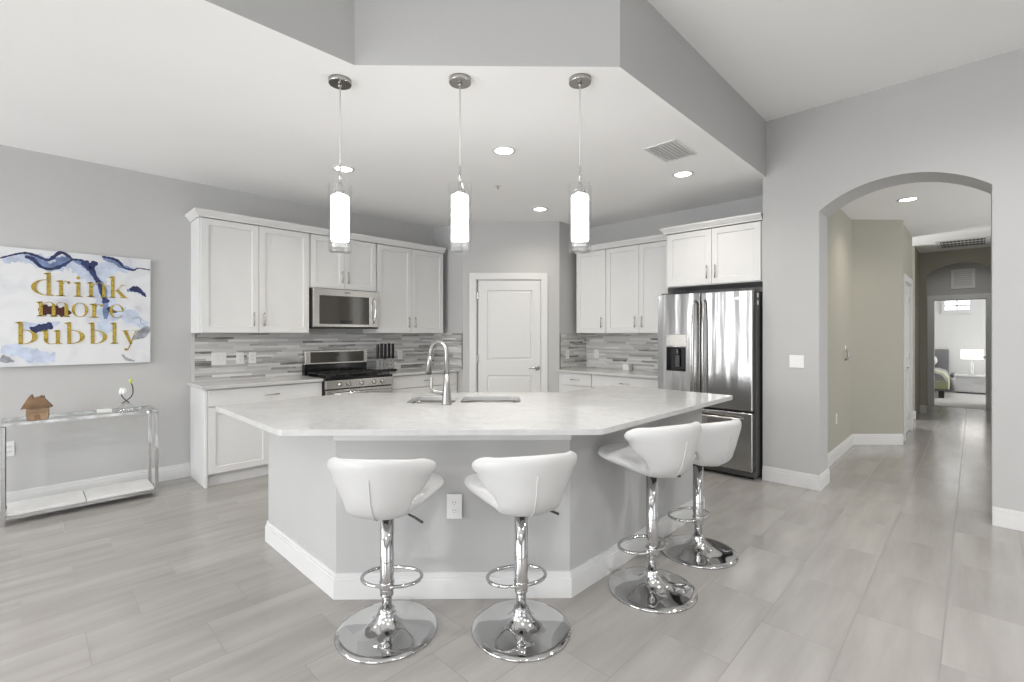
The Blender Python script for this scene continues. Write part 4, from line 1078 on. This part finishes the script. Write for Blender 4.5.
ribbon('blue_wash', 'ink_blue', [(0.42, 1.985), (0.47, 1.965), (0.52, 1.93), (0.56, 1.85), (0.60, 1.77), (0.625, 1.64), (0.625, 1.50)], [0.008, 0.018, 0.02, 0.020, 0.020, 0.022, 0.010], -0.0006)
ribbon('blue_wash', 'ink_blue', [(0.61, 2.02), (0.68, 2.01), (0.74, 1.965), (0.81, 1.95)], [0.010, 0.022, 0.016, 0.008], -0.0006)
ribbon('blue_wash', 'ink_blue', [(0.77, 1.755), (0.82, 1.765), (0.87, 1.74)], [0.010, 0.016, 0.010], -0.0006)
ribbon('navy_ink', 'ink_navy', [(0.004, 1.955), (0.064, 1.985), (0.137, 2.011), (0.201, 1.998), (0.272, 1.971), (0.345, 2.041), (0.412, 1.994)], [0.0044, 0.0061, 0.0078, 0.0078, 0.0129, 0.0112, 0.0078], -0.0012)
ribbon('navy_ink', 'ink_navy', [(0.137, 1.981), (0.18, 1.968), (0.228, 1.912), (0.289, 1.899), (0.357, 1.937), (0.414, 1.991)], [0.0078, 0.0129, 0.0095, 0.0078, 0.0129, 0.0061], -0.0012)
ribbon('navy_ink', 'ink_navy', [(0.412, 1.991), (0.473, 1.988), (0.522, 1.942), (0.558, 1.856), (0.589, 1.793), (0.608, 1.704), (0.63, 1.639)], [0.0061, 0.0078, 0.0231, 0.0146, 0.0163, 0.0112, 0.0282], -0.0012)
ribbon('navy_ink', 'ink_navy', [(0.485, 1.983), (0.528, 1.926), (0.558, 1.991)], [0.0214, 0.0180, 0.0214], -0.0012)
ribbon('navy_ink', 'ink_navy', [(0.602, 2.036), (0.671, 2.027), (0.716, 2.003), (0.749, 1.956), (0.815, 1.941), (0.849, 1.961), (0.932, 1.953)], [0.0061, 0.0095, 0.0112, 0.0061, 0.0095, 0.0044, 0.0044], -0.0012)
ribbon('navy_ink', 'ink_navy', [(0.789, 1.762), (0.825, 1.772), (0.863, 1.756), (0.904, 1.707)], [0.0095, 0.0231, 0.0214, 0.0061], -0.0012)
ribbon('navy_ink', 'ink_navy', [(0.174, 1.395), (0.228, 1.420), (0.294, 1.442)], [0.0214, 0.0316, 0.0180], -0.0012)
ribbon('navy_ink', 'ink_navy', [(0.640, 1.60), (0.66, 1.575), (0.70, 1.56)], [0.0112, 0.0180, 0.0061], -0.0012)
ribbon('gray_ink', 'ink_gray', [(0.815, 1.324), (0.869, 1.365), (0.925, 1.435)], [0.012, 0.035, 0.018], -0.0006)
ribbon('gray_ink', 'ink_gray', [(0.736, 1.19), (0.769, 1.147), (0.822, 1.130)], [0.004, 0.010, 0.006], -0.0006)
ribbon('gray_ink', 'ink_gray', [(0.006, 1.185), (0.05, 1.165), (0.08, 1.155)], [0.022, 0.020, 0.006], -0.0009)
ribbon('gray_ink', 'ink_gray', [(0.815, 1.511), (0.863, 1.515), (0.869, 1.47), (0.930, 1.419)], [0.002, 0.003, 0.003, 0.002], -0.0012)
ribbon('maroon_ink', 'ink_maroon', [(0.212, 1.565), (0.25, 1.565), (0.31, 1.56), (0.36, 1.552), (0.41, 1.545)], [0.008, 0.038, 0.044, 0.036, 0.004], -0.0006)
# gold lettering: high-contrast serif letters built from strokes
class Glyphs:
    def __init__(s): s.m = MB()
    def poly(s, pts):
        a = [s.m.bm.verts.new((x, FYc-0.0015, z)) for x, z in pts]; b = [s.m.bm.verts.new((x, FYc-0.0032, z)) for x, z in pts]
        n = len(pts); s.m._face(a); s.m._face(b)
        for i in range(n): s.m._face([a[i], a[(i+1) % n], b[(i+1) % n], b[i]])
    def stem(s, x, z0, z1, t, foot=True, head=False, sf=0.018):
        s.poly([(x, z0), (x+t, z0), (x+t, z1), (x, z1-0.004)])
        if foot: s.poly([(x-sf, z0-0.001), (x+t+sf, z0-0.001), (x+t+sf, z0+0.003), (x+t, z0+0.008), (x, z0+0.008), (x-sf, z0+0.003)])
        if head: s.poly([(x-sf-0.004, z1-0.010), (x, z1-0.018), (x+t*0.7, z1-0.004), (x+t, z1+0.001), (x-0.002, z1-0.002)])
    def arc(s, cx, cz, rx, rz, a0, a1, tmax, thick_at, tmin=0.005, n=28):
        """stroke along an ellipse whose thickness peaks at the angle thick_at"""
        o_, i_ = [], []
        for k in range(n+1):
            a = math.radians(a0+(a1-a0)*k/n)
            w = tmin+(tmax-tmin)*max(0, math.cos(a-math.radians(thick_at)))**1.6
            o_.append((cx+rx*math.cos(a), cz+rz*math.sin(a))); i_.append((cx+(rx-w)*math.cos(a), cz+(rz-w*0.45-0.002)*math.sin(a)))
        for k in range(n): s.poly([o_[k], o_[k+1], i_[k+1], i_[k]])
    def dot(s, cx, cz, r): s.poly([(cx+r*math.cos(2*PI*k/14), cz+r*math.sin(2*PI*k/14)) for k in range(14)])
    def d(s, x0, x1, b, xh, asc, t=0.024):
        s.stem(x1-t-0.006, b, asc, t, foot=False, head=True); s.poly([(x1-0.006, b), (x1+0.012, b), (x1+0.012, b+0.004), (x1-0.006, b+0.012)])
        cx = x1-t-0.002; s.arc(cx, (b+xh)/2, cx-x0, (xh-b)/2, 80, 280, 0.030, 180)
    def b(s, x0, x1, b, xh, asc, t=0.024):
        s.stem(x0+0.010, b, asc, t, foot=False, head=True)
        cx = x0+0.010+t; s.arc(cx, (b+xh)/2, x1-cx, (xh-b)/2, -100, 100, 0.030, 0)
    def r(s, x0, x1, b, xh, t=0.024):
        s.stem(x0+0.018, b, xh, t, head=True); cx = x0+0.018+t
        s.arc(cx+0.018, xh-0.038, 0.022, 0.036, 40, 170, 0.006, 90); s.dot(x1-0.010, xh-0.016, 0.0105)
    def i(s, x0, x1, b, xh, t=0.024):
        c = (x0+x1)/2-t/2; s.stem(c, b, xh, t, head=True); s.dot(c+t/2, xh+0.036, 0.0125)
    def n(s, x0, x1, b, xh, t=0.024):
        s.stem(x0+0.018, b, xh, t, head=True, sf=0.014); s.stem(x1-t-0.014, b, xh-0.035, t, sf=0.014)
        xa = x0+0.018+t; xb = x1-0.014; s.arc((xa+xb)/2, xh-0.042, (xb-xa)/2, 0.042, 0, 170, 0.024, 0)
    def m_(s, x0, x1, b, xh, t=0.022):
        xs = [x0+0.016, (x0+x1)/2-t/2, x1-t-0.014]
        s.stem(xs[0], b, xh, t, head=True, sf=0.013)
        for a, c in ((xs[0], xs[1]), (xs[1], xs[2])):
            s.stem(c, b, xh-0.03, t, sf=0.013); s.arc((a+t+c+t)/2, xh-0.036, (c-a)/2, 0.036, 0, 170, 0.022, 0)
    def u(s, x0, x1, b, xh, t=0.024):
        s.stem(x0+0.012, b+0.03, xh, t, foot=False, head=True, sf=0.012); s.stem(x1-t-0.012, b, xh, t, foot=False, head=True, sf=0.012)
        s.poly([(x1-0.012, b), (x1+0.004, b), (x1+0.004, b+0.004), (x1-0.012, b+0.010)])
        s.arc((x0+x1)/2-0.004, b+0.036, (x1-x0)/2-0.016, 0.038, 180, 350, 0.024, 180)
    def k(s, x0, x1, b, xh, asc, t=0.024):
        s.stem(x0+0.012, b, asc, t, head=True, sf=0.014); xa = x0+0.012+t
        s.poly([(xa, b+0.048), (xa, b+0.054), (x1-0.028, xh-0.006), (x1-0.022, xh-0.006)]); s.poly([(x1-0.044, xh-0.006), (x1-0.004, xh-0.006), (x1-0.004, xh-0.002), (x1-0.044, xh-0.002)])
        s.poly([(xa+0.010, b+0.060), (xa+0.026, b+0.074), (x1+0.002, b+0.004), (x1-0.030, b+0.004)]); s.poly([(x1-0.045, b), (x1+0.012, b), (x1+0.012, b+0.004), (x1-0.045, b+0.004)])
    def o(s, x0, x1, b, xh):
        cx = (x0+x1)/2; rx = (x1-x0)/2
        s.arc(cx, (b+xh)/2, rx, (xh-b)/2, 90, 270, 0.020, 180); s.arc(cx, (b+xh)/2, rx, (xh-b)/2, -90, 90, 0.020, 0)
    def e(s, x0, x1, b, xh):
        cx = (x0+x1)/2; rx = (x1-x0)/2; cz = (b+xh)/2
        s.arc(cx, cz, rx, (xh-b)/2, 60, 325, 0.022, 180); s.arc(cx, cz, rx, (xh-b)/2, 0, 62, 0.014, 20)
        s.poly([(x0+0.012, cz-0.002), (x1-0.002, cz-0.002), (x1-0.002, cz+0.004), (x0+0.012, cz+0.004)])
    def l(s, x0, x1, b, asc, t=0.024):
        s.stem((x0+x1)/2-t/2, b, asc, t, head=True)
    def y(s, x0, x1, b, xh, desc):
        c = (x0+x1)/2
        s.poly([(x0+0.008, xh-0.004), (x0+0.036, xh-0.004), (c+0.014, b-0.002), (c-0.002, b-0.010)])
        s.poly([(x1-0.022, xh-0.004), (x1-0.016, xh-0.004), (c-0.010, desc+0.016), (c-0.018, desc+0.012)])
        for a, bb in ((x0-0.004, x0+0.048), (x1-0.040, x1+0.002)): s.poly([(a, xh-0.004), (bb, xh-0.004), (bb, xh), (a, xh)])
        s.dot(c-0.030, desc+0.012, 0.011); s.poly([(c-0.030, desc+0.002), (c-0.014, desc+0.008), (c-0.010, desc+0.018), (c-0.030, desc+0.010)])
def letter(fn, *a):
    g = Glyphs(); getattr(g, fn)(*a); obj('letter', g.m, 'gold', t)
letter('d', 0.172, 0.290, 1.682, 1.812, 1.868)
letter('r', 0.315, 0.402, 1.683, 1.812)
letter('i', 0.420, 0.480, 1.683, 1.805)
letter('n', 0.500, 0.640, 1.685, 1.812)
letter('k', 0.648, 0.765, 1.687, 1.805, 1.872)
letter('m_', 0.200, 0.402, 1.513, 1.632)
letter('o', 0.409, 0.512, 1.513, 1.632)
letter('r', 0.520, 0.610, 1.511, 1.630)
letter('e', 0.650, 0.748, 1.509, 1.630)
letter('b', 0.092, 0.208, 1.290, 1.405, 1.467)
letter('u', 0.232, 0.350, 1.289, 1.403)
letter('b', 0.372, 0.490, 1.288, 1.404, 1.468)
letter('b', 0.518, 0.636, 1.287, 1.403, 1.468)
letter('l', 0.655, 0.712, 1.286, 1.470)
letter('y', 0.735, 0.850, 1.286, 1.402, 1.222)

# ------------------------------------------------------------------ bedroom furniture
t = thing('bed', 'gray upholstered bed with striped cover seen through the bedroom door', 'bed', (-1.25, 14.6, 0.004))
obj('headboard', MB().box(-0.82, 1.16, 0.02, 0.80, 1.27, 0.99), 'headboard_gray', t, bevel=0.02)
obj('bed_base', MB().box(-0.78, -0.98, 0.15, 0.78, 1.15, 0.30), 'bed_frame', t, bevel=0.02)
for x in (-0.72, 0.74):
    for y in (-0.93, 1.05): obj('leg', MB().box(x-0.045, y-0.045, 0, x+0.045, y+0.045, 0.15), 'black_matte', t, bevel=0.004)
obj('duvet', MB().prism([(-0.82, 0.26), (0.80, 0.24), (0.84, 0.22), (0.83, 0.38), (0.76, 0.50), (0.62, 0.55), (-0.70, 0.55), (-0.82, 0.48)], -0.95, 0.98, RX), 'linen_gray', t, bevel=0.03, seg=3)
obj('throw', MB().prism([(-0.83, 0.24), (0.82, 0.20), (0.86, 0.19), (0.85, 0.40), (0.77, 0.515), (0.63, 0.565), (-0.70, 0.565), (-0.83, 0.48)], 0.35, 0.85, RX).prism([(-0.84, 0.21), (0.83, 0.19), (0.86, 0.20), (0.85, 0.37), (-0.84, 0.37)], 0.94, 0.99, RX), 'throw_green', t, bevel=0.02, seg=3)
obj('white_band', MB().prism([(-0.83, 0.24), (0.82, 0.20), (0.855, 0.19), (0.845, 0.40), (0.765, 0.512), (0.625, 0.562), (-0.70, 0.562), (-0.83, 0.48)], 0.18, 0.34, RX), 'linen_white', t, bevel=0.02, seg=3)
for x, lb in ((0.30, 'white pillow on the near side of the bed against the headboard'), (-0.40, 'white pillow on the far side of the bed against the headboard')):
    m = MB(); m.sphere((0, 0, 0), 0.30, 0.09, 0.19, 20, 10)
    o = obj('pillow', m, 'linen_white', None, (-1.25+x, 14.6+1.02, 0.72)); o.rotation_euler = (math.radians(-12), 0, 0)
    tag(o, lb, 'pillow')
t = thing('mirrored_chest', 'low white chest with lattice front under the bedroom lamp', 'chest', (-0.02, 15.28, 0.004))
obj('chest_body', MB().box(-0.30, -0.2, 0.03, 0.36, 0.2, 0.385), 'vent_gray', t, bevel=0.004)
obj('top', MB().box(-0.32, -0.22, 0.385, 0.38, 0.22, 0.425), 'trim_white', t, bevel=0.004)
lat = MB()
for i in range(9):
    for s in (-1, 1):
        x = -0.02+i*0.045
        lat.box(-0.004, -0.003, -0.075, 0.004, 0.003, 0.075, Matrix.Translation((x, -0.203, 0.29)) @ Matrix.Rotation(s*0.7, 4, 'Y'))
obj('lattice', lat, 'trim_white', t)
obj('drawer', MB().box(-0.27, -0.206, 0.05, 0.33, -0.2, 0.19), 'vent_gray', t, bevel=0.002)
t = thing('table_lamp', 'lit table lamp with rectangular white shade on the bedroom chest', 'lamp', (-0.045, 15.28, 0.429))
obj('lamp_base', MB().box(-0.07, -0.05, 0, 0.07, 0.05, 0.015), 'chrome', t, bevel=0.003)
obj('lamp_post', MB().box(-0.022, -0.012, 0.015, -0.006, 0.012, 0.42).box(0.010, -0.012, 0.015, 0.026, 0.012, 0.42), 'chrome', t, bevel=0.002)
obj('lamp_shade', MB().box(-0.185, -0.11, 0.365, 0.185, 0.11, 0.575), 'shade_glow', t, bevel=0.006)
t = thing('potted_plant', 'small plant between the bed and the bedroom chest', 'plant', (-0.385, 15.68, 0.004))
obj('pot', MB().lathe([(0.035, 0), (0.045, 0.02), (0.05, 0.30), (0.045, 0.30)], 18), 'vent_gray', t)
lv = MB()
for i in range(14):
    a = i*2.4; l = 0.10+0.06*random.random(); 
    lv.tube([(0, 0, 0.28), (0.025*math.cos(a), 0.025*math.sin(a), 0.28+l*0.7), (0.045*math.cos(a), 0.045*math.sin(a), 0.28+l)], 0.01, 5, rads=[0.006, 0.014, 0.002])
obj('foliage', lv, 'leaf', t)
area('bedroom_fill', (-1.0, 13.9, CH-0.03), (0, 0, 0), 1.2, 1.2, 14, DAY)
